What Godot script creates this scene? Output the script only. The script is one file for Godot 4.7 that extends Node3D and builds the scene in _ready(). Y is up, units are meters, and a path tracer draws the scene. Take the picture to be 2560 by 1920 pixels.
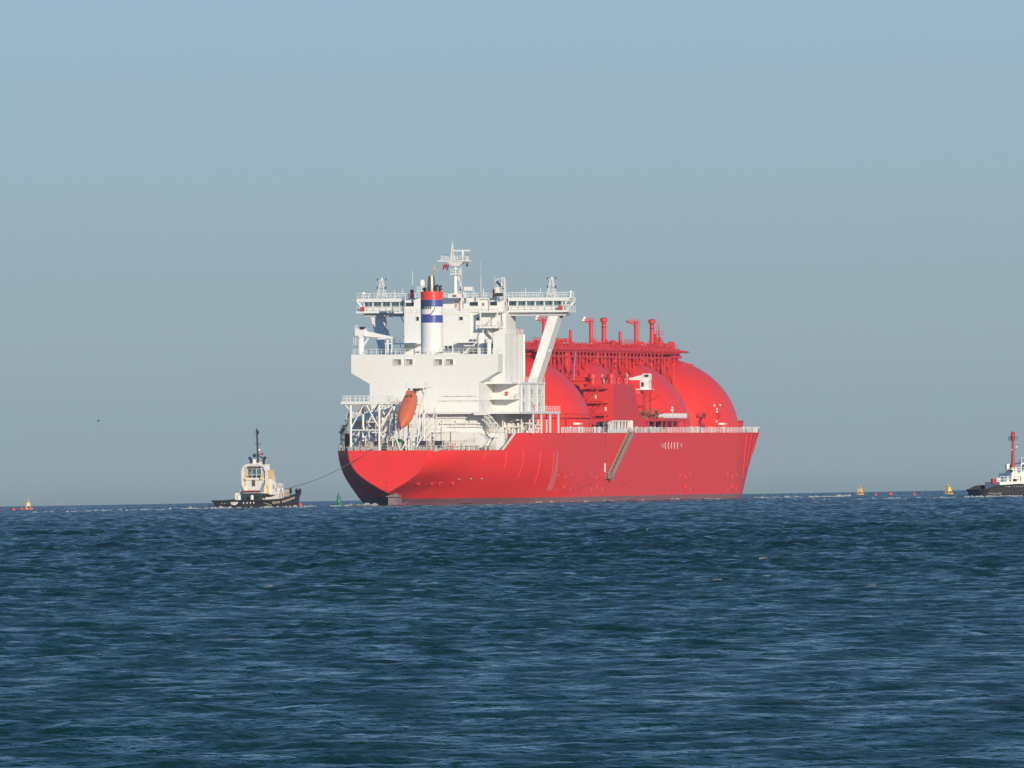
extends Node3D
# A red gas tanker under tow on a choppy sea: every measure below is in metres.

const EARTH := 14.8e6          # twice the earth's radius, with the air's refraction
const EYE := 3.2               # height of the eye over the water
const SHIP_AT := 2650.0        # distance to the tanker's stern

var M := {}
var taken := {}


class Shape:
	# collects triangles of one part; normals are given or flat
	var v := PackedVector3Array()
	var n := PackedVector3Array()
	var c := PackedColorArray()
	var tint := Color(1, 1, 1)
	var tinted := false

	func tri(a: Vector3, b: Vector3, d: Vector3, na := Vector3.ZERO, nb := Vector3.ZERO, nd := Vector3.ZERO) -> void:
		var g := (d - a).cross(b - a)
		if g.length_squared() < 1e-14:
			return
		if na == Vector3.ZERO:
			var f := g.normalized()
			v.append_array([a, b, d])
			n.append_array([f, f, f])
		elif g.dot(na + nb + nd) >= 0.0:
			v.append_array([a, b, d])
			n.append_array([na, nb, nd])
		else:
			v.append_array([a, d, b])
			n.append_array([na, nd, nb])
		if tinted:
			c.append_array([tint, tint, tint])

	# a flat quad whose front looks along out
	func quad(a: Vector3, b: Vector3, d: Vector3, e: Vector3, out: Vector3) -> void:
		tri(a, b, d, out, out, out)
		tri(a, d, e, out, out, out)

	func face(a: Vector3, b: Vector3, d: Vector3, e: Vector3, away: Vector3) -> void:
		# a quad turned away from the point `away`
		var g := (d - a).cross(b - a)
		if g.length_squared() < 1e-12:
			g = (e - a).cross(d - a)
		g = g.normalized()
		if g.dot((a + b + d + e) * 0.25 - away) < 0.0:
			g = -g
		quad(a, b, d, e, g)

	func hexa(p: Array) -> void:
		# eight corners: 0-3 bottom ring, 4-7 top ring
		var m := Vector3.ZERO
		for q in p:
			m += q
		m /= 8.0
		face(p[0], p[1], p[2], p[3], m)
		face(p[4], p[5], p[6], p[7], m)
		for i in 4:
			var j := (i + 1) % 4
			face(p[i], p[j], p[j + 4], p[i + 4], m)

	func box(at: Vector3, size: Vector3, b := Basis.IDENTITY) -> void:
		var h := size * 0.5
		var p := []
		for y in [-1, 1]:
			for q in [[-1, -1], [1, -1], [1, 1], [-1, 1]]:
				p.append(at + b * Vector3(q[0] * h.x, y * h.y, q[1] * h.z))
		hexa(p)

	# a box given by its ranges of p (starboard), y (up) and s (forward)
	func blk(p0: float, p1: float, y0: float, y1: float, s0: float, s1: float) -> void:
		box(Vector3((p0 + p1) * 0.5, (y0 + y1) * 0.5, -(s0 + s1) * 0.5), Vector3(absf(p1 - p0), absf(y1 - y0), absf(s1 - s0)))

	func bar(a: Vector3, b: Vector3, w: float, h := -1.0) -> void:
		var d := b - a
		if d.length() < 1e-5:
			return
		var up := Vector3.UP if absf(d.normalized().y) < 0.95 else Vector3(0, 0, 1)
		box((a + b) * 0.5, Vector3(w, w if h < 0.0 else h, d.length()), Basis.looking_at(d, up))

	func tube(a: Vector3, b: Vector3, r0: float, r1 := -1.0, sides := 8, capped := true) -> void:
		if r1 < 0.0:
			r1 = r0
		var d := (b - a).normalized()
		var up := Vector3.UP if absf(d.y) < 0.95 else Vector3(0, 0, 1)
		var x := d.cross(up).normalized()
		var y := x.cross(d)
		for i in sides:
			var t0 := TAU * i / sides
			var t1 := TAU * (i + 1) / sides
			var e0 := x * cos(t0) + y * sin(t0)
			var e1 := x * cos(t1) + y * sin(t1)
			tri(a + e0 * r0, b + e0 * r1, b + e1 * r1, e0, e0, e1)
			tri(a + e0 * r0, b + e1 * r1, a + e1 * r0, e0, e1, e1)
			if capped:
				tri(a, a + e0 * r0, a + e1 * r0, -d, -d, -d)
				tri(b, b + e0 * r1, b + e1 * r1, d, d, d)

	func path(pts: Array, r: float, sides := 6) -> void:
		for i in pts.size() - 1:
			tube(pts[i], pts[i + 1], r, r, sides)

	# a profile of (radius, height) turned about an upright axis
	func lathe(at: Vector3, prof: Array, sides := 24, sx := 1.0, sz := 1.0) -> void:
		for k in prof.size() - 1:
			var a: Vector2 = prof[k]
			var b: Vector2 = prof[k + 1]
			var d := (b - a).normalized()
			var na := Vector2(d.y, -d.x)
			var nb := na
			if k > 0:
				var pd := (a - (prof[k - 1] as Vector2)).normalized()
				var pn := Vector2(pd.y, -pd.x)
				if pn.dot(na) > 0.75:
					na = (na + pn).normalized()
			if k < prof.size() - 2:
				var fd := ((prof[k + 2] as Vector2) - b).normalized()
				var fn := Vector2(fd.y, -fd.x)
				if fn.dot(nb) > 0.75:
					nb = (nb + fn).normalized()
			for i in sides:
				var t0 := TAU * i / sides
				var t1 := TAU * (i + 1) / sides
				var c0 := Vector3(cos(t0) * sx, 0, sin(t0) * sz)
				var c1 := Vector3(cos(t1) * sx, 0, sin(t1) * sz)
				var p0 := at + c0 * a.x + Vector3.UP * a.y
				var p1 := at + c0 * b.x + Vector3.UP * b.y
				var p2 := at + c1 * b.x + Vector3.UP * b.y
				var p3 := at + c1 * a.x + Vector3.UP * a.y
				var f0 := Vector3(cos(t0) / sx, 0, sin(t0) / sz)
				var f1 := Vector3(cos(t1) / sx, 0, sin(t1) / sz)
				var na0 := (f0 * na.x + Vector3.UP * na.y).normalized()
				var nb0 := (f0 * nb.x + Vector3.UP * nb.y).normalized()
				var na1 := (f1 * na.x + Vector3.UP * na.y).normalized()
				var nb1 := (f1 * nb.x + Vector3.UP * nb.y).normalized()
				tri(p0, p1, p2, na0, nb0, nb1)
				tri(p0, p2, p3, na0, nb1, na1)

	# an outline in the (p, y) plane pushed along s from s0 to s1; lower and upper ends may differ
	func slab(outline: PackedVector2Array, s0: float, s1: float) -> void:
		var idx := Geometry2D.triangulate_polygon(outline)
		for k in range(0, idx.size(), 3):
			var a := outline[idx[k]]
			var b := outline[idx[k + 1]]
			var d := outline[idx[k + 2]]
			var f := Vector3(0, 0, 1)
			tri(Vector3(a.x, a.y, -s0), Vector3(b.x, b.y, -s0), Vector3(d.x, d.y, -s0), f, f, f)
			tri(Vector3(a.x, a.y, -s1), Vector3(b.x, b.y, -s1), Vector3(d.x, d.y, -s1), -f, -f, -f)
		var sgn := -1.0 if Geometry2D.is_polygon_clockwise(outline) else 1.0
		for i in outline.size():
			var a := outline[i]
			var b := outline[(i + 1) % outline.size()]
			var e := (b - a).normalized() * sgn
			var out := Vector3(e.y, -e.x, 0)
			quad(Vector3(a.x, a.y, -s0), Vector3(b.x, b.y, -s0), Vector3(b.x, b.y, -s1), Vector3(a.x, a.y, -s1), out)

	# a smooth sheet through a grid of points; out(i, j) tells roughly where its front looks
	func sheet(g: Array, away: Vector3) -> void:
		var rows := g.size()
		var cols: int = g[0].size()
		var nn := []
		for i in rows:
			var line := []
			for j in cols:
				var di: Vector3 = g[mini(i + 1, rows - 1)][j] - g[maxi(i - 1, 0)][j]
				var dj: Vector3 = g[i][mini(j + 1, cols - 1)] - g[i][maxi(j - 1, 0)]
				var f := di.cross(dj)
				if f.length_squared() < 1e-12:
					f = (g[i][j] - away)
				f = f.normalized()
				if f.dot(g[i][j] - away) < 0.0:
					f = -f
				line.append(f)
			nn.append(line)
		for i in rows - 1:
			for j in cols - 1:
				tri(g[i][j], g[i + 1][j], g[i + 1][j + 1], nn[i][j], nn[i + 1][j], nn[i + 1][j + 1])
				tri(g[i][j], g[i + 1][j + 1], g[i][j + 1], nn[i][j], nn[i + 1][j + 1], nn[i][j + 1])

	func ball(at: Vector3, r: float, sides := 12) -> void:
		var prof := []
		for k in sides / 2 + 1:
			var t: float = -PI / 2 + PI * k / (sides / 2)
			prof.append(Vector2(maxf(cos(t) * r, 0.0), sin(t) * r))
		lathe(at, prof, sides)

	func mesh() -> ArrayMesh:
		var a := []
		a.resize(Mesh.ARRAY_MAX)
		a[Mesh.ARRAY_VERTEX] = v
		a[Mesh.ARRAY_NORMAL] = n
		if tinted:
			a[Mesh.ARRAY_COLOR] = c
		var m := ArrayMesh.new()
		m.add_surface_from_arrays(Mesh.PRIMITIVE_TRIANGLES, a)
		return m


func P(s: float, p: float, y: float) -> Vector3:
	return Vector3(p, y, -s)


func sea_level(x: float, z: float) -> float:
	return -(x * x + z * z) / EARTH


# a Node3D for a thing, standing on the water at x, z
func thing(called: String, label: String, category: String, at: Vector3, turn := Basis.IDENTITY, group := "") -> Node3D:
	var o := Node3D.new()
	o.name = numbered(called)
	add_child(o)
	o.transform = Transform3D(turn, at)
	tag(o, label, category, group)
	return o


func numbered(called: String) -> String:
	var k: int = taken.get(called, 0)
	taken[called] = k + 1
	return called if k == 0 else "%s_%03d" % [called, k]


func tag(o: Node, label: String, category := "", group := "") -> void:
	o.set_meta("label", label)
	if category:
		o.set_meta("category", category)
	if group:
		o.set_meta("group", group)


func put(called: String, sh: Shape, mat: Material, parent: Node, label := "") -> MeshInstance3D:
	var o := MeshInstance3D.new()
	if parent == self:
		o.name = numbered(called)
	else:
		var k := 0
		var nm := called
		while parent.has_node(NodePath(nm)):
			k += 1
			nm = "%s_%03d" % [called, k]
		o.name = nm
	o.mesh = sh.mesh()
	o.material_override = mat
	parent.add_child(o, true)
	if label:
		o.set_meta("label", label)
	return o


func lin(r: float, g: float, b: float) -> Color:
	return Color(r, g, b).linear_to_srgb()


func paint(col: Color, rough := 0.5, metal := 0.0, spec := 0.5) -> StandardMaterial3D:
	var m := StandardMaterial3D.new()
	m.albedo_color = col
	m.roughness = rough
	m.metallic = metal
	m.metallic_specular = spec
	return m


# paint with weathering: a cloudy colour texture laid by the object's own axes
func worn(col: Color, col2: Color, rough: float, scale: Vector3, sd: int, cut := 0.55) -> StandardMaterial3D:
	var nz := FastNoiseLite.new()
	nz.seed = sd
	nz.frequency = 0.012
	nz.fractal_octaves = 5
	var im := nz.get_seamless_image(512, 512)
	im.convert(Image.FORMAT_RGB8)
	for y in 512:
		for x in 512:
			var k := im.get_pixel(x, y).r
			var f := clampf((k - 0.5) * 1.6 + 1.0 - cut, 0.0, 1.0)
			im.set_pixel(x, y, col.lerp(col2, f))
	var m := paint(Color(1, 1, 1), rough)
	m.albedo_texture = ImageTexture.create_from_image(im)
	m.uv1_triplanar = true
	m.uv1_scale = scale
	return m


func _ready() -> void:
	camera_and_light()
	materials()
	sea()
	tanker()
	tugs()
	buoys()
	small_things()


func camera_and_light() -> void:
	var cam := Camera3D.new()
	cam.name = "camera"
	cam.fov = 3.575
	cam.near = 1.0
	cam.far = 30000.0
	cam.position = Vector3(0, EYE, 0)
	cam.basis = Basis(Vector3.UP, deg_to_rad(-0.009)) * Basis(Vector3.RIGHT, deg_to_rad(0.4775)) * Basis(Vector3(0, 0, 1), deg_to_rad(-0.9705))
	add_child(cam)
	cam.current = true

	# clear winter sky: grey-blue haze on the horizon, paler blue over it, deep blue overhead
	var stops := [[-90.0, 0.17, 0.225, 0.24], [-1.0, 0.296, 0.376, 0.388], [0.0, 0.296, 0.376, 0.388], [0.8, 0.328, 0.422, 0.460], [1.6, 0.334, 0.460, 0.536], [2.3, 0.336, 0.482, 0.600], [5.0, 0.28, 0.465, 0.72],
		[12.0, 0.17, 0.37, 0.70], [25.0, 0.09, 0.235, 0.48], [45.0, 0.065, 0.18, 0.39], [90.0, 0.06, 0.17, 0.40]]
	var im := Image.create(64, 2048, false, Image.FORMAT_RGBF)
	for y in 2048:
		var el := 90.0 - (y + 0.5) * 180.0 / 2048.0
		var k := 0
		while k < stops.size() - 2 and el > stops[k + 1][0]:
			k += 1
		var a: Array = stops[k]
		var b: Array = stops[k + 1]
		var t := clampf((el - a[0]) / (b[0] - a[0]), 0.0, 1.0)
		var col := Color(lerpf(a[1], b[1], t), lerpf(a[2], b[2], t), lerpf(a[3], b[3], t))
		im.fill_rect(Rect2i(0, y, 64, 1), col)
	var sm := PanoramaSkyMaterial.new()
	sm.panorama = ImageTexture.create_from_image(im)
	sm.filter = true
	var sky := Sky.new()
	sky.sky_material = sm
	var env := Environment.new()
	env.background_mode = Environment.BG_SKY
	env.sky = sky
	env.tonemap_mode = Environment.TONE_MAPPER_LINEAR
	env.tonemap_exposure = 1.0
	env.ambient_light_source = Environment.AMBIENT_SOURCE_SKY
	env.sdfgi_enabled = true
	env.ssao_enabled = true
	env.ssil_enabled = true
	env.fog_enabled = true
	env.fog_density = 0.000028
	env.fog_light_color = Color(0.62, 0.72, 0.82)
	var we := WorldEnvironment.new()
	we.name = "world_environment"
	we.environment = env
	add_child(we)

	var sun := DirectionalLight3D.new()
	sun.name = "sun"
	var az := deg_to_rad(22.0)
	var el2 := deg_to_rad(13.5)
	var to := Vector3(sin(az) * cos(el2), sin(el2), cos(az) * cos(el2))
	sun.basis = Basis.looking_at(-to, Vector3.UP)
	sun.light_color = Color(1.0, 0.945, 0.85)
	sun.light_energy = 1.46
	sun.light_angular_distance = 0.5
	sun.shadow_enabled = true
	sun.directional_shadow_max_distance = 6000.0
	add_child(sun)


func ripples(sd: int, freq: float, bump: float, size := 2048) -> ImageTexture:
	var nz := FastNoiseLite.new()
	nz.seed = sd
	nz.frequency = freq
	nz.fractal_octaves = 5
	nz.fractal_gain = 0.55
	var im := nz.get_seamless_image(size, size)
	im.convert(Image.FORMAT_RGBA8)
	im.bump_map_to_normal_map(bump)
	return ImageTexture.create_from_image(im)


var kx := PackedFloat32Array()
var kz := PackedFloat32Array()
var am := PackedFloat32Array()
var ph := PackedFloat32Array()
var wl := PackedFloat32Array()
var gust := FastNoiseLite.new()


func wave_height(x: float, z: float) -> float:
	var r := sqrt(x * x + z * z)
	var g := gusts(x, z, r)
	var y := 0.0
	for q in kx.size():
		if wl[q] > 1.0:
			y += am[q] * g * (1.0 if wl[q] < 4.0 else 0.5 * clampf((r - 400.0) / 900.0, 0.0, 1.0)) * cos(kx[q] * x + kz[q] * z + ph[q])
	return y


# how rough the water is: lee near the shore, gusts farther out
func gusts(x: float, z: float, r: float) -> float:
	return (0.47 + 1.0 * clampf((r - 160.0) / 500.0, 0.0, 1.0)) * (1.0 + 0.75 * gust.get_noise_2d(x * 0.022, z * 0.0075))


func sea() -> void:
	# waves: a sum of trains with crests squeezed together, steeper where gusts roughen the water
	var rng := RandomNumberGenerator.new()
	rng.seed = 77
	var trains := 48
	for i in trains:
		var lam := 0.17 * pow(3.6 / 0.17, float(i) / 39.0) * rng.randf_range(0.92, 1.08)
		var spread := deg_to_rad(rng.randfn(0.0, 36.0)) + deg_to_rad(12.0)
		var k := TAU / lam
		kx.append(k * sin(spread))
		kz.append(k * cos(spread))
		am.append(WAVE_SLOPE * 1.0 / k)
		ph.append(rng.randf() * TAU)
		wl.append(lam)
	gust.seed = 5
	gust.frequency = 1.0
	gust.fractal_octaves = 4
	var radii := PackedFloat32Array()
	var r := 4.0
	while r < 120.0:
		radii.append(r)
		r += 1.2
	while r < 8600.0:
		radii.append(r)
		r += 0.00062 * r * pow(maxf(r, 140.0) / 140.0, 0.4)
	var turns := PackedFloat32Array()
	var t := -40.0
	while t < 40.0:
		turns.append(deg_to_rad(t))
		t += 0.032 if absf(t) < 3.0 else (0.12 if absf(t) < 5.0 else 2.0)
	turns.append(deg_to_rad(40.0))
	var nr := radii.size()
	var nt := turns.size()
	var v := PackedVector3Array()
	var n := PackedVector3Array()
	var uv := PackedVector2Array()
	v.resize(nr * nt)
	n.resize(nr * nt)
	uv.resize(nr * nt)
	var at := 0
	for i in nr:
		var rr := radii[i]
		# trains shorter than the mesh can carry are left to the roughness of the surface
		var pitch := (radii[mini(i + 1, nr - 1)] - rr) if rr > 130.0 else 0.2
		var first := 0
		while first < trains - 1 and wl[first] < pitch * 0.5:
			first += 1
		for j in nt:
			var th := turns[j]
			var x := rr * sin(th)
			var z := -rr * cos(th)
			var px := x
			var pz := z
			var y := 0.0
			var sx := 0.0
			var sz := 0.0
			if absf(th) < 0.09:
				var g := gusts(x, z, rr)
				var open_water := clampf((rr - 400.0) / 900.0, 0.0, 1.0)
				for q in range(first, trains):
					var f := kx[q] * x + kz[q] * z + ph[q]
					var a := am[q] * g * (1.0 if wl[q] < 4.0 else 0.5 * open_water)
					var sn := sin(f)
					y += a * cos(f)
					sx += a * kx[q] * sn
					sz += a * kz[q] * sn
				# squeeze the crests
				px += -sx * 0.10
				pz += -sz * 0.10
			v[at] = Vector3(px, y - rr * rr / EARTH, pz)
			n[at] = Vector3(sx, 1.0, sz).normalized()
			uv[at] = Vector2(x, z)
			at += 1
	var idx := PackedInt32Array()
	idx.resize((nr - 1) * (nt - 1) * 6)
	var w := 0
	for i in nr - 1:
		for j in nt - 1:
			var a := i * nt + j
			var b := a + nt
			idx[w] = a
			idx[w + 1] = b
			idx[w + 2] = b + 1
			idx[w + 3] = a
			idx[w + 4] = b + 1
			idx[w + 5] = a + 1
			w += 6
	var arr := []
	arr.resize(Mesh.ARRAY_MAX)
	arr[Mesh.ARRAY_VERTEX] = v
	arr[Mesh.ARRAY_NORMAL] = n
	arr[Mesh.ARRAY_TEX_UV] = uv
	arr[Mesh.ARRAY_INDEX] = idx
	var m := ArrayMesh.new()
	m.add_surface_from_arrays(Mesh.PRIMITIVE_TRIANGLES, arr)
	var o := MeshInstance3D.new()
	o.name = "sea"
	o.mesh = m
	o.material_override = M.sea
	add_child(o)
	o.set_meta("kind", "structure")
	tag(o, "dark teal choppy sea reaching to the horizon", "sea")


const WAVE_SLOPE := 0.05


func materials() -> void:
	var s := paint(lin(0.003, 0.027, 0.020), 1.0, 0.0, 0.21)
	s.normal_enabled = true
	s.normal_texture = ripples(3, 0.028, 9.0)
	s.normal_scale = 0.8
	# smooth slicks between wind-roughened patches
	var pz := FastNoiseLite.new()
	pz.seed = 8
	pz.frequency = 0.02
	pz.fractal_octaves = 4
	var rim := pz.get_seamless_image(512, 512)
	rim.convert(Image.FORMAT_RGB8)
	for y in 512:
		for x in 512:
			var k := clampf((rim.get_pixel(x, y).r - 0.5) * 1.3 + 0.5, 0.0, 1.0)
			var g := lerpf(0.06, 0.52, k)
			rim.set_pixel(x, y, Color(g, g, g))
	s.roughness_texture = ImageTexture.create_from_image(rim)
	s.uv1_scale = Vector3(0.045, 0.03, 1)
	M.sea = s
	M.red = worn(lin(0.80, 0.030, 0.022), lin(0.74, 0.034, 0.027), 0.44, Vector3(0.045, 0.014, 0.045), 11)
	M.dome = worn(lin(0.76, 0.030, 0.016), lin(0.70, 0.032, 0.018), 0.42, Vector3(0.05, 0.05, 0.05), 12)
	M.red_steel = worn(lin(0.70, 0.030, 0.028), lin(0.54, 0.034, 0.032), 0.5, Vector3(0.2, 0.2, 0.2), 13)
	M.white = worn(lin(0.74, 0.735, 0.70), lin(0.70, 0.69, 0.65), 0.45, Vector3(0.25, 0.06, 0.25), 14, 0.8)
	M.white_steel = paint(lin(0.74, 0.735, 0.70), 0.45)
	M.antifoul = worn(lin(0.27, 0.085, 0.095), lin(0.20, 0.13, 0.14), 0.75, Vector3(0.05, 0.2, 0.05), 15)
	M.deck = worn(lin(0.30, 0.05, 0.04), lin(0.24, 0.06, 0.05), 0.8, Vector3(0.05, 0.05, 0.05), 16)
	M.grey = paint(lin(0.34, 0.33, 0.31), 0.6)
	M.winch = paint(lin(0.42, 0.38, 0.33), 0.65)
	M.steel = paint(lin(0.30, 0.26, 0.20), 0.45, 0.8)
	M.black = paint(lin(0.022, 0.022, 0.026), 0.6)
	M.soot = paint(lin(0.03, 0.028, 0.028), 0.8)
	M.navy = paint(lin(0.055, 0.075, 0.30), 0.35)
	M.band_red = paint(lin(0.78, 0.045, 0.03), 0.35)
	M.gap = paint(lin(0.03, 0.035, 0.06), 0.7)
	M.emblem = paint(lin(0.10, 0.075, 0.17), 0.4)
	M.green = paint(lin(0.01, 0.10, 0.06), 0.5)
	M.buoy_green = paint(lin(0.015, 0.16, 0.095), 0.5)
	M.yellow = paint(lin(0.72, 0.40, 0.03), 0.5)
	M.buff = worn(lin(0.72, 0.50, 0.20), lin(0.64, 0.43, 0.17), 0.5, Vector3(0.3, 0.3, 0.3), 17)
	M.orange = worn(lin(0.68, 0.155, 0.055), lin(0.56, 0.14, 0.06), 0.45, Vector3(0.35, 0.35, 0.35), 18)
	M.overall = paint(lin(0.75, 0.10, 0.03), 0.8)
	M.skin = paint(lin(0.45, 0.24, 0.17), 0.6)
	M.float_red = paint(lin(0.70, 0.05, 0.05), 0.5)
	M.flag_red = paint(lin(0.42, 0.02, 0.05), 0.8)
	M.flag_pale = paint(lin(0.40, 0.36, 0.35), 0.8)
	M.rope = paint(lin(0.16, 0.12, 0.10), 0.85)
	M.ladder = paint(lin(0.40, 0.10, 0.05), 0.8)
	M.aluminium = paint(lin(0.30, 0.27, 0.24), 0.55, 0.3)
	M.hull_black = worn(lin(0.018, 0.018, 0.02), lin(0.05, 0.04, 0.035), 0.6, Vector3(0.12, 0.25, 0.12), 19, 0.7)
	M.rubber = paint(lin(0.02, 0.02, 0.02), 0.85)
	M.tug_white = worn(lin(0.80, 0.78, 0.73), lin(0.66, 0.60, 0.52), 0.45, Vector3(0.3, 0.3, 0.3), 20, 0.75)
	M.maroon = paint(lin(0.22, 0.02, 0.025), 0.5)
	M.mast_red = paint(lin(0.44, 0.015, 0.035), 0.45)
	M.mark_white = paint(lin(0.78, 0.74, 0.72), 0.6)
	M.mark_grey = paint(lin(0.36, 0.34, 0.31), 0.7)
	M.scuff = paint(lin(0.62, 0.13, 0.13), 0.55)
	M.smudge = paint(lin(0.30, 0.045, 0.05), 0.7)
	M.foam = paint(lin(0.28, 0.31, 0.31), 0.9)
	M.whitecap = paint(lin(0.11, 0.135, 0.14), 0.9)
	M.bird = paint(lin(0.09, 0.07, 0.07), 0.9)
	var g := paint(Color(0.12, 0.30, 0.30, 0.25), 0.04)
	g.transparency = BaseMaterial3D.TRANSPARENCY_ALPHA
	M.glass = g
	M.dark_glass = paint(lin(0.03, 0.045, 0.05), 0.08)
	M.lamp = paint(lin(0.80, 0.80, 0.74), 0.2)


# ---------------------------------------------------------------- the tanker

var ship: Node3D

# smooth curve through table points (x, y)
func tab(t: Array, x: float) -> float:
	if x <= t[0].x:
		return t[0].y
	var n := t.size()
	if x >= t[n - 1].x:
		return t[n - 1].y
	var k := 0
	while x > t[k + 1].x:
		k += 1
	var a: Vector2 = t[k]
	var b: Vector2 = t[k + 1]
	var h := b.x - a.x
	var d := (b.y - a.y) / h
	var m0 := d
	var m1 := d
	if k > 0:
		var c: Vector2 = t[k - 1]
		m0 = ((a.y - c.y) / (a.x - c.x) + d) * 0.5
	if k < n - 2:
		var e: Vector2 = t[k + 2]
		m1 = (d + (e.y - b.y) / (e.x - b.x)) * 0.5
	var u := (x - a.x) / h
	return a.y * (1.0 + 2.0 * u) * (1.0 - u) * (1.0 - u) + m0 * h * u * (1.0 - u) * (1.0 - u) + b.y * u * u * (3.0 - 2.0 * u) - m1 * h * u * u * (1.0 - u)


var DECK_BEAM := [Vector2(0, 8.9), Vector2(3, 11.0), Vector2(7, 13.1), Vector2(15, 15.6), Vector2(25, 18.3), Vector2(35, 20.7), Vector2(45, 22.3), Vector2(55, 23.0), Vector2(64, 23.2), Vector2(80, 23.2)]
var WATER_BEAM := [Vector2(0, -6.7), Vector2(4, -6.0), Vector2(8, -2.0), Vector2(10, 1.2), Vector2(14, 5.8), Vector2(20, 10.2), Vector2(30, 13.9), Vector2(40, 17.0), Vector2(50, 19.9), Vector2(60, 22.0), Vector2(70, 23.0), Vector2(80, 23.2)]
var FLARE := [Vector2(-3, 0.0), Vector2(0, 0.0), Vector2(0.8, 0.17), Vector2(2.9, 0.446), Vector2(4.9, 0.68), Vector2(6.9, 0.857), Vector2(9.3, 0.967), Vector2(11.8, 1.0), Vector2(16.0, 1.0)]


func half(s: float, y: float) -> float:
	if s < 80.0:
		return lerpf(tab(WATER_BEAM, s), tab(DECK_BEAM, s), tab(FLARE, y))
	var d := 23.2
	var w := 23.2
	if s > 212.0:
		d = 23.2 * (1.0 - pow(minf((s - 212.0) / 61.0, 1.0), 2.2))
	if s > 196.0:
		w = 23.2 * (1.0 - pow(minf((s - 196.0) / 66.0, 1.0), 2.0))
	return lerpf(w, d, clampf(y / 15.6, 0.0, 1.0))


func sheer(s: float) -> float:
	if s < 25.7:
		return 11.9
	if s < 31.0:
		return lerpf(11.9, 15.6, (s - 25.7) / 5.3)
	return 15.6 if s < 237.0 else lerpf(15.6, 16.6, clampf((s - 237.0) / 1.0, 0.0, 1.0))


func keel(s: float) -> float:
	if half(s, -3.0) > 0.0:
		return -3.0
	var a := 0.0
	var b := 12.0
	for i in 24:
		var m := (a + b) * 0.5
		if half(s, m) > 0.0:
			b = m
		else:
			a = m
	return b


func hull_sheet(sh: Shape, stations: Array, y0: float, y1: float, rows: int) -> void:
	for side: float in [-1.0, 1.0]:
		var g := []
		for s in stations:
			var lo := maxf(y0, keel(s))
			var hi := minf(y1, sheer(s))
			var line := []
			for k in rows + 1:
				var y := lerpf(lo, maxf(hi, lo), float(k) / rows)
				line.append(P(s, side * maxf(half(s, y), 0.0), y))
			g.append(line)
		for i in g.size() - 1:
			pass
		# outward lies away from the ship's own middle line, so turn each strip by its own station
		sheet_out(sh, g, side)


func sheet_out(sh: Shape, g: Array, side: float) -> void:
	var rows := g.size()
	var cols: int = g[0].size()
	var nn := []
	for i in rows:
		var line := []
		for j in cols:
			var di: Vector3 = g[mini(i + 1, rows - 1)][j] - g[maxi(i - 1, 0)][j]
			var dj: Vector3 = g[i][mini(j + 1, cols - 1)] - g[i][maxi(j - 1, 0)]
			var f := di.cross(dj)
			if f.length_squared() < 1e-10:
				f = Vector3(side, 0, 0.2)
			f = f.normalized()
			if f.x * side < 0.0:
				f = -f
			line.append(f)
		nn.append(line)
	for i in rows - 1:
		for j in cols - 1:
			sh.tri(g[i][j], g[i + 1][j], g[i + 1][j + 1], nn[i][j], nn[i + 1][j], nn[i + 1][j + 1])
			sh.tri(g[i][j], g[i + 1][j + 1], g[i][j + 1], nn[i][j], nn[i + 1][j + 1], nn[i][j + 1])


func railing(sh: Shape, pts: Array, h: float, every: float, r := 0.05, bars := 2) -> void:
	for i in pts.size() - 1:
		var a: Vector3 = pts[i]
		var b: Vector3 = pts[i + 1]
		var n := maxi(1, int(round(a.distance_to(b) / every)))
		for k in n + 1:
			var q := a.lerp(b, float(k) / n)
			sh.bar(q, q + Vector3.UP * h, r * 2.0)
		for k in bars:
			var up := Vector3.UP * h * float(k + 1) / bars
			sh.bar(a + up, b + up, r * 1.7)


func window(parent: Node, at: Vector3, w: float, h: float, out: Vector3, glass: Material, frame: Material, name_it := "window") -> void:
	# a pane set between four proud frame bars; out is the way it looks
	var b := Basis.looking_at(-out, Vector3.UP)
	var p := Shape.new()
	p.box(at + out * 0.01, Vector3(w, h, 0.06), b)
	put(name_it, p, glass, parent)
	var f := Shape.new()
	for q in [[0, h * 0.5 + 0.05, w + 0.2, 0.1], [0, -h * 0.5 - 0.05, w + 0.2, 0.1], [w * 0.5 + 0.05, 0, 0.1, h], [-w * 0.5 - 0.05, 0, 0.1, h]]:
		f.box(at + out * 0.04 + b * Vector3(q[0], q[1], 0), Vector3(q[2], q[3], 0.14), b)
	put("window_frame", f, frame, parent)


func tanker() -> void:
	var turn := Basis(Vector3.UP, deg_to_rad(-16.0)) * Basis(Vector3(0, 0, 1), deg_to_rad(-0.8))
	ship = thing("gas_tanker", "long red gas carrier with domed tanks and a white house at its stern", "ship", Vector3(-26.8, -SHIP_AT * SHIP_AT / EARTH, -SHIP_AT), turn)
	ship_hull()
	ship_stern()
	ship_house()
	ship_bridge()
	ship_mast()
	ship_tanks()
	ship_deck_gear()


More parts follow.
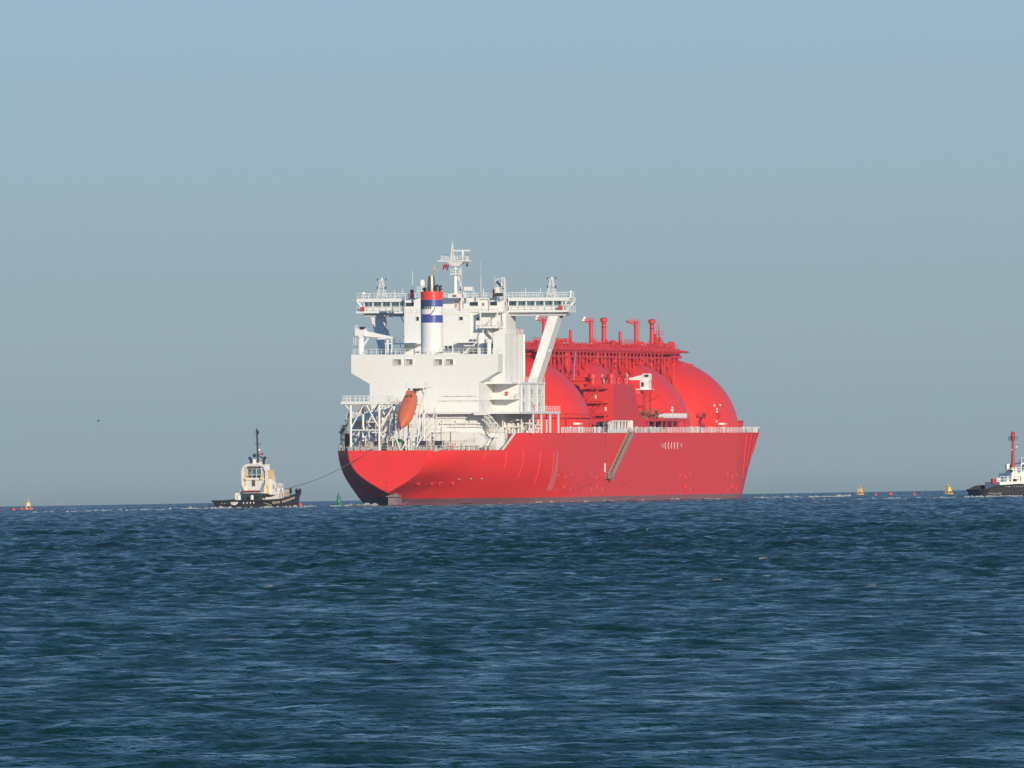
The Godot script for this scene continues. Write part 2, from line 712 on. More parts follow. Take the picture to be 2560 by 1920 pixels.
func ship_hull() -> void:
	var st := []
	var s := 0.0
	while s < 80.0:
		st.append(s)
		s += 0.7 if s < 16.0 else 1.6
	st.append_array([25.7, 31.0, 80.0, 110.0, 150.0, 190.0])
	s = 197.0
	while s < 272.9:
		st.append(s)
		s += 2.2
	st.append_array([236.9, 238.0, 272.9])
	st.sort()
	var h := Shape.new()
	hull_sheet(h, st, 1.5, 30.0, 14)
	put("hull", h, M.red, ship)
	var low := Shape.new()
	var st2 := []
	for q in st:
		if q > 6.0:
			st2.append(q)
	hull_sheet(low, st2, -3.0, 1.5, 5)
	put("waterline_band", low, M.antifoul, ship)
	# the flat stern
	var tr := Shape.new()
	var k := keel(0.0)
	for i in 24:
		var y0 := lerpf(k, 11.9, i / 24.0)
		var y1 := lerpf(k, 11.9, (i + 1) / 24.0)
		var w0 := maxf(half(0, y0), 0.0)
		var w1 := maxf(half(0, y1), 0.0)
		tr.quad(P(0, -w0, y0), P(0, w0, y0), P(0, w1, y1), P(0, -w1, y1), Vector3(0, 0, 1))
	put("transom", tr, M.red, ship)
	# decks
	var d := Shape.new()
	for i in st.size() - 1:
		var a: float = st[i]
		var b: float = st[i + 1]
		var ya := 11.6 if b <= 31.5 else 15.5
		d.quad(P(a, -half(a, ya) + 0.05, ya), P(a, half(a, ya) - 0.05, ya), P(b, half(b, ya) - 0.05, ya), P(b, -half(b, ya) + 0.05, ya), Vector3.UP)
	d.quad(P(31.0, -19.7, 11.6), P(31.0, 19.7, 11.6), P(31.0, 19.7, 15.5), P(31.0, -19.7, 15.5), Vector3(0, 0, 1))
	put("deck", d, M.deck, ship)
	# white capping along the stern bulwark and the step up to the main deck
	for side: float in [-1.0, 1.0]:
		var cap := Shape.new()
		for i in st.size() - 1:
			var a: float = st[i]
			var b: float = st[i + 1]
			if a >= 25.7 and b <= 31.05:
				cap.bar(P(a, side * (half(a, 12) - 0.15), sheer(a) + 0.05), P(b, side * (half(b, 12) - 0.15), sheer(b) + 0.05), 0.5, 0.2)
		put("bulwark_capping", cap, M.white_steel, ship)
	# rudder head under the counter
	var ru := Shape.new()
	ru.box(P(5.2, 0.1, 0.4), Vector3(1.9, 3.0, 4.0))
	ru.box(P(5.0, 0.1, 2.1), Vector3(2.5, 0.5, 4.6))
	ru.box(P(5.0, 0.1, 2.6), Vector3(2.0, 0.6, 3.6))
	put("rudder", ru, worn(lin(0.20, 0.11, 0.11), lin(0.27, 0.24, 0.23), 0.7, Vector3(0.3, 0.5, 0.3), 23), ship)
	# half-round fenders welded to the plating
	for q in [[18.5, 9.9], [27.2, 7.6], [34.4, 5.9], [43.0, 4.4], [51.0, 3.6], [214.0, 5.1], [219.0, 7.6], [225.0, 9.4], [232.0, 10.6]]:
		var f := Shape.new()
		var y: float = 11.5 if q[0] < 100.0 else 15.4
		while y > q[1] + 0.01:
			var y2 := maxf(y - 0.9, q[1])
			f.tube(P(q[0], half(q[0], y), y), P(q[0], half(q[0], y2), y2), 0.13, 0.13, 6)
			y = y2
		put("fender_strip", f, M.red, ship)
	# a pale rubbed band of plating
	var sc := Shape.new()
	var gg := []
	for i in 12:
		var y := lerpf(11.6, 3.0, i / 11.0)
		var line := []
		for e: float in [0.0, 1.0]:
			var ss: float = 52.6 + e * (1.2 + 2.0 * i / 11.0) - 0.25 * i * i / 11.0
			line.append(P(ss, half(ss, y) + 0.02, y))
		gg.append(line)
	sheet_out(sc, gg, 1.0)
	put("rubbed_band", sc, M.scuff, ship)
	# dark rubbed smudges left by quay fenders
	var rs := RandomNumberGenerator.new()
	rs.seed = 61
	for k3 in 26:
		var mk := Shape.new()
		var s0 := 57.0 + rs.randf() * 22.0 if k3 < 16 else 80.0 + rs.randf() * 120.0
		var y0 := 2.2 + rs.randf() * 2.2
		var ln := 0.8 + rs.randf() * 2.6
		var ht := 0.08 + rs.randf() * 0.22
		var ga := []
		for i in 5:
			var ss := s0 + ln * i / 4.0
			var wob := rs.randf_range(-0.15, 0.15)
			ga.append([P(ss, half(ss, y0 + wob) + 0.012, y0 + wob), P(ss, half(ss, y0 + wob + ht) + 0.012, y0 + wob + ht * (1.0 - absf(i - 2.0) * 0.35))])
		sheet_out(mk, ga, 1.0)
		put("scuff_mark", mk, M.smudge, ship)
	# mooring rings on the quarter
	for q in [4.0, 7.3, 9.0, 12.0]:
		var y := 4.75
		var at := P(q, half(q, y), y)
		var t1 := P(q + 0.3, half(q + 0.3, y), y) - P(q - 0.3, half(q - 0.3, y), y)
		var t2 := P(q, half(q, y + 0.3), y + 0.3) - P(q, half(q, y - 0.3), y - 0.3)
		var out := t1.cross(t2).normalized()
		if out.x < 0.0:
			out = -out
		var ring := Shape.new()
		var ex := t1.normalized()
		var ey := out.cross(ex)
		var pts := []
		for k2 in 13:
			var an := TAU * k2 / 12.0
			pts.append(at + out * 0.12 + (ex * cos(an) + ey * sin(an)) * 0.42)
		ring.path(pts, 0.13, 6)
		put("mooring_ring", ring, M.band_red, ship)
	for y: float in [5.3, 3.7]:
		var r := Shape.new()
		var pts := []
		for k2 in 13:
			var an := TAU * k2 / 12.0
			pts.append(P(-0.12, 0.05 + cos(an) * 0.38, y + sin(an) * 0.38))
		r.path(pts, 0.12, 6)
		put("mooring_ring", r, M.band_red, ship)
	for q in [[12.6, 5.6], [16.2, 5.7], [19.8, 5.7]]:
		var mk := Shape.new()
		mk.box(P(q[0], half(q[0], q[1]) + 0.1, q[1]), Vector3(0.3, 0.25, 0.6))
		put("draught_mark", mk, M.mark_grey, ship)
	# recessed bitts with white tick marks beside them
	for q in [[59.8, 5.7], [84.5, 5.6], [159.3, 5.3], [200.8, 5.2]]:
		for lv in [0.0, -2.1]:
			var b := Shape.new()
			var y: float = q[1] + lv
			b.box(P(q[0], half(q[0], y) + 0.12, y), Vector3(0.3, 0.6, 0.9))
			b.box(P(q[0], half(q[0], y) + 0.12, y + 0.55), Vector3(0.26, 0.2, 0.5))
			put("hull_bitt", b, M.band_red, ship)
			for e: float in [-4.4, 4.4]:
				var tk := Shape.new()
				var yy: float = y + (0.6 if lv == 0.0 else -0.6)
				tk.box(P(q[0] + e, half(q[0] + e, yy) + 0.03, yy), Vector3(0.06, 0.5, 0.5))
				tk.box(P(q[0] + e, half(q[0] + e, yy) + 0.03, yy + 0.32), Vector3(0.06, 0.14, 1.3))
				put("tick_mark", tk, M.scuff, ship)
	# row of white crescents, with a ring and an arrowhead at its ends
	for i in 7:
		var ss := 139.6 + i * 2.62
		var mk := Shape.new()
		if i == 0 or i == 6:
			var pts := []
			for k2 in 9:
				var an := TAU * k2 / 8.0
				pts.append(P(ss + cos(an) * 0.6, 23.24, 12.65 + sin(an) * 0.45) if i == 0 else P(ss + [0.6, -0.7, 0.6, 0.6, 0.6, 0.6, 0.6, 0.6, 0.6][k2], 23.24, 12.65 + [0.5, 0, -0.5, 0.5, 0.5, 0.5, 0.5, 0.5, 0.5][k2]))
			mk.path(pts, 0.10, 5)
			put("thruster_mark", mk, M.mark_grey, ship)
		else:
			for k2 in 6:
				var a0 := lerpf(2.0, 4.3, k2 / 6.0)
				var a1 := lerpf(2.0, 4.3, (k2 + 1) / 6.0)
				mk.bar(P(ss + 0.5 + cos(a0) * 0.9, 23.22, 12.65 + sin(a0) * 0.75), P(ss + 0.5 + cos(a1) * 0.9, 23.22, 12.65 + sin(a1) * 0.75), 0.08, 0.3)
			put("thruster_mark", mk, M.mark_white, ship)
	var db := Shape.new()
	db.box(P(91.2, 23.23, 7.85), Vector3(0.08, 1.9, 0.95))
	put("draught_mark", db, M.mark_white, ship)
	# bow bulwark and its white rail end
	for side: float in [-1.0, 1.0]:
		var bb := Shape.new()
		for i in 12:
			var a := 238.0 + i * 2.8
			var b := minf(a + 2.8, 272.5)
			bb.bar(P(a, side * (half(a, 16) - 0.15), 16.68), P(b, side * (half(b, 16) - 0.15), 16.68), 0.5, 0.2)
		put("bow_capping", bb, M.white_steel, ship)


func ship_stern() -> void:
	# gear on the mooring deck: fairleads, bitts and winches in buff paint
	var rng := RandomNumberGenerator.new()
	rng.seed = 4
	for q in [-8.6, -7.1, -5.6, -3.0, 0.3, 1.6, 6.0, 7.2, 8.2]:
		var f := Shape.new()
		f.box(P(0.9, q, 12.15), Vector3(1.1, 1.1, 0.8))
		var pts := []
		for k in 9:
			var an := TAU * k / 8.0
			pts.append(P(0.42, q + cos(an) * 0.32, 12.2 + sin(an) * 0.32))
		f.path(pts, 0.1, 5)
		put("fairlead", f, M.winch, ship)
	for q in [9.6, 11.2, 13.4, 14.6, 16.2]:
		var f := Shape.new()
		var ss: float = 2.0 + (q - 9.6) * 3.0
		for e: float in [-0.55, 0.55]:
			f.lathe(P(ss, q + e, 11.6), [Vector2(0.42, 0), Vector2(0.42, 1.1), Vector2(0.55, 1.15), Vector2(0.55, 1.35), Vector2(0.0, 1.36)], 10)
		f.box(P(ss, q, 11.72), Vector3(2.2, 0.24, 1.0))
		put("mooring_bitt", f, M.winch, ship)
	for q in [[-6.3, 4.0], [-3.8, 6.0], [0.2, 3.4], [6.6, 5.0], [9.6, 7.0]]:
		var w := Shape.new()
		w.tube(P(q[1], q[0] - 0.9, 13.0), P(q[1], q[0] + 0.9, 13.0), 0.75, 0.75, 12)
		w.tube(P(q[1], q[0] - 1.0, 13.0), P(q[1], q[0] - 0.85, 13.0), 1.1, 1.1, 14)
		w.tube(P(q[1], q[0] + 0.85, 13.0), P(q[1], q[0] + 1.0, 13.0), 1.1, 1.1, 14)
		w.box(P(q[1], q[0], 12.0), Vector3(3.0, 0.8, 1.8))
		w.box(P(q[1], q[0] + 1.6, 12.9), Vector3(0.8, 1.4, 1.2))
		put("mooring_winch", w, M.winch, ship)
		var rp := Shape.new()
		rp.tube(P(q[1], q[0] - 0.8, 13.0), P(q[1], q[0] + 0.8, 13.0), 0.95, 0.95, 12)
		put("rope_drum", rp, M.soot if rng.randf() < 0.6 else M.rope, ship)
	var gt := Shape.new()
	gt.lathe(P(4.5, 1.3, 11.6), [Vector2(1.2, 0.6), Vector2(1.3, 1.2), Vector2(1.15, 2.2), Vector2(0.6, 2.7), Vector2(0.0, 2.8)], 14)
	gt.box(P(4.5, 1.3, 11.95), Vector3(2.4, 0.7, 1.6))
	put("deck_tank", gt, M.green, ship)
	# raised platform on braced legs, port side
	var pl := Shape.new()
	pl.blk(-10.9, 0.2, 21.9, 22.5, 1.5, 9.0)
	pl.blk(-6.0, -2.0, 21.9, 22.45, 9.0, 31.5)
	put("stern_platform", pl, M.white, ship)
	for q in [[-8.9, 2.2], [-2.5, 2.2], [-8.0, 8.4], [-1.0, 8.4]]:
		var lg := Shape.new()
		lg.tube(P(q[1], q[0], 11.6), P(q[1], q[0], 21.9), 0.27, 0.27, 10)
		put("platform_leg", lg, M.white_steel, ship)
	for q in [[-8.9, 16.6, 2.2, -6.0, 21.8, 2.2], [-2.5, 16.6, 2.2, -5.4, 21.8, 2.2], [-8.9, 16.3, 2.2, -2.5, 16.3, 2.2], [-2.5, 16.6, 2.2, -1.0, 21.8, 8.4], [-8.9, 16.6, 2.2, -8.0, 21.8, 8.4],
			[-8.0, 16.0, 8.4, -4.6, 21.8, 8.4], [-1.0, 16.0, 8.4, -4.4, 21.8, 8.4], [-8.0, 15.8, 8.4, -1.0, 15.8, 8.4], [-1.0, 11.9, 8.4, -4.2, 15.6, 8.4], [-8.9, 20.5, 2.2, -10.4, 21.9, 2.2], [-2.5, 20.5, 2.2, -1.0, 21.9, 2.2]]:
		var br := Shape.new()
		br.tube(P(q[2], q[0], q[1]), P(q[5], q[3], q[4]), 0.17, 0.17, 8)
		put("platform_brace", br, M.white_steel, ship)
	var rl := Shape.new()
	railing(rl, [P(31, -5.9, 22.45), P(9, -5.9, 22.45), P(9, -10.7, 22.5), P(1.7, -10.7, 22.5), P(1.7, 0.0, 22.5), P(6, 0.0, 22.5)], 1.2, 1.0, 0.045)
	put("railing", rl, M.white_steel, ship)
	# port-side house shoulder, ladder and boxes seen under the platform
	var sh := Shape.new()
	sh.blk(-15.6, -9.0, 11.6, 20.3, 24.0, 31.4)
	put("port_deckhouse", sh, M.white, ship)
	var sh2 := Shape.new()
	sh2.blk(-14.8, -12.0, 20.3, 21.9, 24.0, 28.0)
	put("ventilator_box", sh2, M.grey, ship)
	var fl := Shape.new()
	fl.blk(-15.9, -8.8, 18.2, 18.5, 21.0, 24.0)
	fl.bar(P(21.5, -12.6, 11.6), P(22.5, -9.6, 18.2), 0.5, 0.12)
	put("side_balcony", fl, M.white_steel, ship)
	var rl2 := Shape.new()
	railing(rl2, [P(24, -15.8, 18.5), P(21.1, -15.8, 18.5), P(21.1, -8.9, 18.5)], 1.2, 1.0, 0.045, 3)
	put("railing", rl2, M.white_steel, ship)
	var lt := Shape.new()
	lt.path([P(2.0, -5.3, 11.6), P(2.0, -5.6, 14.6)], 0.1)
	lt.ball(P(2.0, -5.6, 14.8), 0.25, 8)
	put("deck_lamp", lt, M.white_steel, ship)
	# small winch gear at the port quarter rail
	var wg := Shape.new()
	wg.blk(-13.3, -11.9, 15.6, 16.2, 8.0, 10.0)
	wg.tube(P(9.0, -13.1, 16.8), P(9.0, -12.1, 16.8), 0.7, 0.7, 10)
	wg.bar(P(9.0, -12.6, 11.6), P(9.0, -12.6, 15.6), 0.5)
	wg.bar(P(9.4, -12.2, 16.2), P(9.4, -11.4, 20.0), 0.3)
	put("quarter_davit", wg, paint(lin(0.20, 0.21, 0.15), 0.6), ship)
	var ql := Shape.new()
	railing(ql, [P(20, -16.6, 11.9), P(12, -14.6, 11.9), P(6, -12.4, 11.9), P(0.3, -8.8, 11.9), P(0.3, 8.6, 11.9), P(6, 12.4, 11.9), P(12, 14.5, 11.9), P(25, 18.0, 11.9)], 1.0, 1.5, 0.03)
	put("railing", ql, M.white_steel, ship)
	# launching frame of the free-fall boat
	var top := P(11.0, 3.0, 24.2)
	var foot := P(1.6, 2.8, 14.4)
	for e: float in [-1.75, 1.75]:
		var rail := Shape.new()
		rail.bar(top + Vector3(e + 0.2, 0, 0), foot + Vector3(e, 0, 0), 0.35, 0.55)
		put("launch_rail", rail, M.white_steel, ship)
	for q in [[1.9, 11.6, 0.6, 1.9, 14.9, 0.6], [1.9, 11.6, 4.2, 1.9, 14.9, 4.2], [1.9, 11.6, 2.4, 3.2, 16.0, 4.4], [1.9, 11.6, 2.4, 3.2, 16.0, 0.5], [6.0, 11.6, 1.2, 6.0, 18.8, 1.2], [6.0, 11.6, 5.2, 6.0, 18.8, 4.8],
			[10.0, 11.6, 1.6, 10.0, 22.8, 1.9], [10.0, 11.6, 5.6, 10.0, 23.0, 5.4], [6.0, 12.0, 5.2, 10.0, 22.0, 5.4], [3.0, 11.6, 5.6, 8.0, 20.4, 5.0], [2.0, 14.0, 4.2, 6.0, 11.8, 5.2], [10.0, 17.0, 1.8, 10.0, 17.0, 5.5], [4.5, 11.6, 7.0, 7.5, 19.9, 6.0], [2.0, 11.7, 5.2, 5.0, 15.5, 6.8]]:
		var br := Shape.new()
		br.tube(P(q[0], q[2], q[1]), P(q[3], q[5], q[4]), 0.15, 0.15, 8)
		put("launch_frame", br, M.white_steel, ship)
	var cr := Shape.new()
	cr.blk(1.4, 5.9, 25.3, 25.6, 9.0, 12.5)
	cr.blk(1.6, 2.0, 22.5, 25.4, 10.2, 10.6)
	cr.blk(5.2, 5.6, 22.5, 25.4, 10.2, 10.6)
	cr.blk(2.6, 4.6, 24.2, 25.3, 10.5, 11.5)
	put("launch_gantry", cr, M.white_steel, ship)
	var cb := Shape.new()
	cb.box(P(9.0, 3.9, 24.9), Vector3(0.9, 0.5, 0.8))
	put("launch_winch", cb, M.soot, ship)
	var fr := Shape.new()
	railing(fr, [P(12.0, 1.5, 25.6), P(9.2, 1.5, 25.6), P(9.2, 5.8, 25.6), P(12.0, 5.8, 25.6)], 1.0, 0.9, 0.035)
	put("railing", fr, M.white_steel, ship)
	# slender towers of bars that carry stairs and small landings beside the boat
	for q in [[9.5, 6.9, 8.3, 2.4, 2.0, 5], [7.0, -0.4, 7.0, 1.8, 1.6, 4], [13.0, -7.2, 6.4, 2.2, 2.0, 3], [16.0, -3.4, 7.6, 2.4, 2.2, 4]]:
		var lt2 := Shape.new()
		lattice(lt2, P(q[0], q[1], 11.6), q[2], q[3], q[4], q[5], 0.07)
		put("lattice_tower", lt2, M.white_steel, ship)
		var ld := Shape.new()
		ld.box(P(q[0], q[1], 11.6 + q[2] + 0.08), Vector3(q[4] + 0.3, 0.14, q[4] + 0.3))
		put("landing", ld, M.white_steel, ship)
		var lr := Shape.new()
		var t: float = 11.6 + q[2] + 0.15
		railing(lr, [P(q[0] - 1.0, q[1] - 1.0, t), P(q[0] - 1.0, q[1] + 1.0, t), P(q[0] + 1.0, q[1] + 1.0, t)], 1.05, 0.8, 0.04)
		put("railing", lr, M.white_steel, ship)
	for k in 18:
		var pp := Shape.new()
		var p0 := rng.randf_range(-9.0, 12.0)
		var s0 := rng.randf_range(14.0, 22.0)
		var y0 := rng.randf_range(12.5, 18.5)
		pp.path([P(s0, p0, 11.6), P(s0, p0, y0), P(s0, p0 + rng.randf_range(1.5, 5.0), y0)], rng.randf_range(0.06, 0.13), 6)
		put("deck_pipe", pp, M.white_steel, ship)
	lifeboat()


func lifeboat() -> void:
	var a := P(10.6, 2.75, 22.6)
	var b := P(2.2, 2.75, 15.6)
	var d := (b - a).normalized()
	var x := d.cross(Vector3.UP).normalized()
	var y := x.cross(d)
	var o := thing("lifeboat", "orange enclosed lifeboat hanging bow down on the tanker's stern ramp", "lifeboat", ship.transform * (b), Basis.IDENTITY)
	var inv := o.transform.affine_inverse() * ship.transform
	var sec := [[0.0, 0.9, 0.9, 0.0], [0.04, 1.25, 1.2, 0.0], [0.12, 1.45, 1.45, 0.02], [0.3, 1.62, 1.55, 0.0], [0.5, 1.66, 1.5, 0.0], [0.65, 1.6, 1.42, 0.0], [0.8, 1.2, 1.15, 0.0], [0.92, 0.6, 0.75, 0.0], [1.0, 0.08, 0.2, 0.0]]
	var g := []
	var L := a.distance_to(b)
	for q in sec:
		var line := []
		for k in 21:
			var an := TAU * k / 20.0
			var cx := signf(cos(an)) * pow(absf(cos(an)), 0.75)
			var cy := signf(sin(an)) * pow(absf(sin(an)), 0.75)
			line.append(inv * (a + d * (q[0] * L) + x * (cx * q[1] * 1.02) + y * (cy * q[2] + 1.5)))
		g.append(line)
	var h := Shape.new()
	h.sheet(g, inv * (a.lerp(b, 0.5) + y * 1.5))
	var mid := inv * (a + y * 1.5)
	for k in 20:
		h.tri(mid, g[0][k], g[0][k + 1])
	put("boat_hull", h, M.orange, o)
	var w := Shape.new()
	for e: float in [-0.5, 0.5]:
		w.box(inv * (a + d * 2.2 + y * 3.05 + x * e), Vector3(0.5, 0.3, 0.3))
	put("conning_window", w, M.dark_glass, o)
	var st := Shape.new()
	st.bar(inv * (a + d * 3.4 + y * 3.05), inv * (a + d * 7.2 + y * 2.75), 0.12, 0.16)
	st.bar(inv * (a + d * 3.4 + y * 2.95 + x * 0.5), inv * (a + d * 3.9 + y * 3.0 - x * 0.7), 0.1)
	put("keel_strip", st, paint(lin(0.35, 0.06, 0.03), 0.6), o)
	var cn := Shape.new()
	cn.box(inv * (a + d * 1.3 + y * 3.1), Vector3(1.5, 0.7, 1.3), Basis.looking_at((inv.basis * d).normalized(), Vector3.UP))
	put("conning_hood", cn, M.orange, o)


func ship_house() -> void:
	# stepped aft face: a wide upper block cantilevered over a narrower one
	var a := Shape.new()
	a.slab(PackedVector2Array([Vector2(-17.6, 32.8), Vector2(15.8, 32.8), Vector2(15.7, 28.9), Vector2(11.4, 26.5), Vector2(11.4, 20.0), Vector2(-13.4, 20.0), Vector2(-13.4, 26.4), Vector2(-17.6, 28.8)]), 31.6, 35.2)
	put("aft_block", a, M.white, ship)
	var cr := Shape.new()
	cr.blk(-13.4, 11.39, 20.0, 32.7, 35.2, 43.0)
	cr.blk(-15.0, 9.5, 26.4, 32.75, 43.0, 63.0)
	put("core_block", cr, M.white, ship)
	var lo := Shape.new()
	lo.blk(-9.0, 14.0, 11.6, 19.7, 27.0, 34.0)
	lo.blk(-15.0, 17.0, 15.5, 19.7, 34.0, 52.0)
	lo.blk(-15.0, 14.3, 15.5, 19.72, 52.0, 66.0)
	put("lower_block", lo, M.white, ship)
	var st := Shape.new()
	st.slab(PackedVector2Array([Vector2(1.0, 11.6), Vector2(16.6, 11.6), Vector2(16.6, 13.9), Vector2(15.6, 14.1), Vector2(13.4, 15.7), Vector2(10.0, 15.8), Vector2(1.0, 15.8)]), 23.5, 27.0)
	put("step_block", st, M.white, ship)
	var st2 := Shape.new()
	st2.blk(14.0, 18.0, 11.6, 15.6, 28.5, 31.2)
	put("side_block", st2, M.white, ship)
	for q in [3.5, 7.4, 12.6]:
		var rib := Shape.new()
		rib.blk(q - 0.04, q + 0.04, 11.6, 15.7, 23.46, 23.5)
		put("wall_seam", rib, M.mark_grey, ship)
	# long boat-deck walkway with its rail, and its brackets
	var wk := Shape.new()
	wk.blk(0.2, 22.6, 19.75, 20.25, 24.5, 34.5)
	wk.blk(14.2, 22.6, 19.75, 20.25, 34.5, 57.0)
	wk.blk(12.6, 15.6, 19.5, 20.2, 23.2, 24.5)
	put("side_walkway", wk, M.white, ship)
	var r := Shape.new()
	railing(r, [P(24.6, 0.4, 20.25), P(24.6, 12.6, 20.25)], 1.15, 1.5, 0.03)
	railing(r, [P(24.6, 15.6, 20.25), P(24.6, 22.5, 20.25), P(57, 22.5, 20.25)], 1.15, 1.5, 0.04)
	put("railing", r, M.white_steel, ship)
	for s: float in [36.5, 43.0, 50.0, 56.6]:
		var l := Shape.new()
		l.bar(P(s, 22.3, 15.5), P(s, 22.3, 19.75), 0.32)
		put("walkway_post", l, M.white_steel, ship)
		var l2 := Shape.new()
		l2.bar(P(s, 19.6, 15.5), P(s, 19.6, 19.75), 0.26)
		put("walkway_post", l2, M.white_steel, ship)
	# white beam with pipes slung under it along the wall
	for q in [[17.7, 0.20, 4.0, 17.0], [17.0, 0.16, 6.0, 17.5], [19.0, 0.14, 3.0, 16.0]]:
		var p := Shape.new()
		p.tube(P(26.6, q[2], q[0]), P(26.6, q[3], q[0]), q[1], q[1], 8)
		var x: float = q[2] + 0.6
		while x < q[3]:
			p.blk(x - 0.06, x + 0.06, q[0] - 0.1, q[0] + 0.7, 26.5, 26.9)
			x += 3.1
		put("pipe", p, M.white_steel, ship)
	var rng := RandomNumberGenerator.new()
	rng.seed = 31
	for k in 16:
		var p := Shape.new()
		var s := 30.0 + k * 1.6
		var y := 16.2 + rng.randf() * 2.6
		p.tube(P(s, 17.0, y), P(s, 18.0 + rng.randf() * 2.5, y), 0.12 + rng.randf() * 0.1, -1.0, 7)
		p.tube(P(s, 17.6, y), P(s, 17.6, 19.7), 0.14, 0.14, 7)
		p.tube(P(s - 0.7, 17.3 + rng.randf(), 15.5), P(s - 0.7, 17.4, 19.7), 0.15, 0.15, 7)
		put("pipe", p, M.white_steel, ship)
	# outside stairs from the walkway down to the mooring deck
	var sr := Shape.new()
	sr.bar(P(24.2, 14.4, 19.9), P(23.2, 18.4, 15.9), 0.9, 0.12)
	for e: float in [0.25, 1.1]:
		sr.bar(P(24.6, 14.4, 19.9 + e), P(23.6, 18.4, 15.9 + e), 0.10)
		sr.bar(P(23.8, 14.4, 19.9 + e), P(22.8, 18.4, 15.9 + e), 0.10)
	sr.blk(17.8, 19.4, 15.7, 15.9, 22.6, 24.6)
	sr.bar(P(23.2, 18.2, 15.8), P(22.4, 16.0, 11.9), 0.8, 0.16)
	sr.bar(P(22.9, 18.0, 16.7), P(22.0, 15.8, 12.8), 0.12)
	put("outside_stair", sr, M.white_steel, ship)
	# middle block and its starboard wall
	var mid := Shape.new()
	mid.blk(-15.0, 17.2, 20.2, 26.5, 43.0, 63.0)
	put("middle_block", mid, M.white, ship)
	var lip := Shape.new()
	lip.blk(11.2, 17.3, 26.3, 26.7, 37.0, 43.1)
	lip.blk(17.0, 17.5, 26.3, 26.7, 43.0, 63.2)
	lip.blk(11.4, 17.4, 22.9, 23.1, 39.0, 43.0)
	put("deck_edge", lip, M.white_steel, ship)
	var r2 := Shape.new()
	railing(r2, [P(39.0, 11.6, 23.1), P(39.0, 17.3, 23.1), P(63.0, 17.35, 23.1)], 1.1, 1.3, 0.04)
	railing(r2, [P(37.1, 11.4, 26.7), P(37.1, 17.2, 26.7), P(63.0, 17.3, 26.7)], 1.1, 1.3, 0.04)
	put("railing", r2, M.white_steel, ship)
	for s: float in [44.5, 50.5, 57.0, 62.7]:
		var pp := Shape.new()
		pp.tube(P(s, 17.34, 20.2), P(s, 17.34, 26.4), 0.11, 0.11, 8)
		put("drain_pipe", pp, M.white_steel, ship)
	for s: float in [46.5, 53.0, 59.0]:
		for y: float in [21.3, 24.2]:
			var dr := Shape.new()
			dr.box(P(s, 17.2, y + 0.1), Vector3(0.16, 2.0, 1.1))
			put("side_door", dr, M.mark_grey, ship)
	var rb := Shape.new()
	rb.box(P(42.9, 14.4, 24.2), Vector3(0.7, 0.8, 0.25))
	put("hose_box", rb, M.flag_red, ship)
	# tower
	var tw := Shape.new()
	tw.blk(-12.6, 2.6, 32.6, 42.3, 55.6, 65.0)
	tw.blk(2.6, 7.2, 32.6, 42.25, 55.9, 65.0)
	tw.blk(7.2, 10.2, 32.6, 42.2, 57.5, 65.0)
	put("tower", tw, M.white, ship)
	for q in [[-9.5, 40.8, 0.65, 0.9, 55.6], [0.45, 40.8, 0.85, 0.75, 55.6], [4.2, 40.7, 0.85, 0.75, 55.9], [-3.0, 34.4, 0.5, 0.85, 55.6], [-2.05, 34.4, 0.5, 0.85, 55.6]]:
		window(ship, P(q[4], q[0], q[1]), q[2], q[3], Vector3(0, 0, 1), M.dark_glass, M.white_steel)
	for q in [[-7.0, 31.15], [-4.4, 31.15], [2.3, 31.1], [4.8, 31.1]]:
		# square air intakes with a pale back wall
		var fr := Shape.new()
		for e in [[0, 0.65, 1.9, 0.14], [0, -0.65, 1.9, 0.14], [0.88, 0, 0.14, 1.2], [-0.88, 0, 0.14, 1.2]]:
			fr.box(P(31.5, q[0] + e[0], q[1] + e[1]), Vector3(e[2], e[3], 0.25))
		var op := put("vent_opening", fr, M.white_steel, ship)
		var bk := Shape.new()
		bk.box(P(31.58, q[0], q[1]), Vector3(1.62, 1.16, 0.1))
		put("vent_back", bk, paint(lin(0.16, 0.15, 0.13), 0.7), op)
		var jm := Shape.new()
		jm.box(P(31.54, q[0] - 0.35, q[1] - 0.12), Vector3(0.86, 0.86, 0.12))
		put("vent_screen", jm, paint(lin(0.45, 0.42, 0.36), 0.7), op)
	# stair tower and its balconies on the starboard side
	var sw := Shape.new()
	sw.blk(10.2, 13.0, 26.5, 37.3, 47.0, 61.5)
	put("stair_tower", sw, M.white, ship)
	var ex := Shape.new()
	for s: float in [49.0, 54.0, 58.0]:
		ex.tube(P(s, 13.0, 26.6), P(s, 13.0, 37.2), 0.05, 0.05, 6)
	for y: float in [29.0, 32.2, 35.4]:
		ex.box(P(54.2, 13.0, y), Vector3(0.08, 0.1, 14.4))
	for s: float in [60.6]:
		ex.tube(P(s, 13.3, 26.6), P(s, 13.3, 37.2), 0.3, 0.3, 8)
	put("wall_pipe", ex, M.white_steel, ship)
	var bal := Shape.new()
	bal.blk(6, 9.8, 31.7, 32, 54.1, 57.5)
	bal.blk(5.4, 9.6, 38.6, 39, 52.9, 57.5)
	bal.blk(5.4, 9.8, 42, 42.3, 52.9, 57.5)
	bal.blk(6.6, 9.6, 35.2, 35.4, 53.5, 57.5)
	for q in [[5.6, 53.1], [9.5, 53.1], [9.5, 57.1]]:
		bal.blk(q[0] - 0.13, q[0] + 0.13, 39.0, 42.0, q[1] - 0.13, q[1] + 0.13)
		bal.blk(q[0] + 0.2, q[0] + 0.4, 32.0, 38.6, q[1] + 0.8, q[1] + 1.05)
	bal.bar(P(54.5, 6.2, 39.0), P(55.1, 9.2, 42.0), 0.9, 0.14)
	bal.bar(P(55.1, 9, 35.4), P(54.5, 6.4, 38.6), 0.9, 0.14)
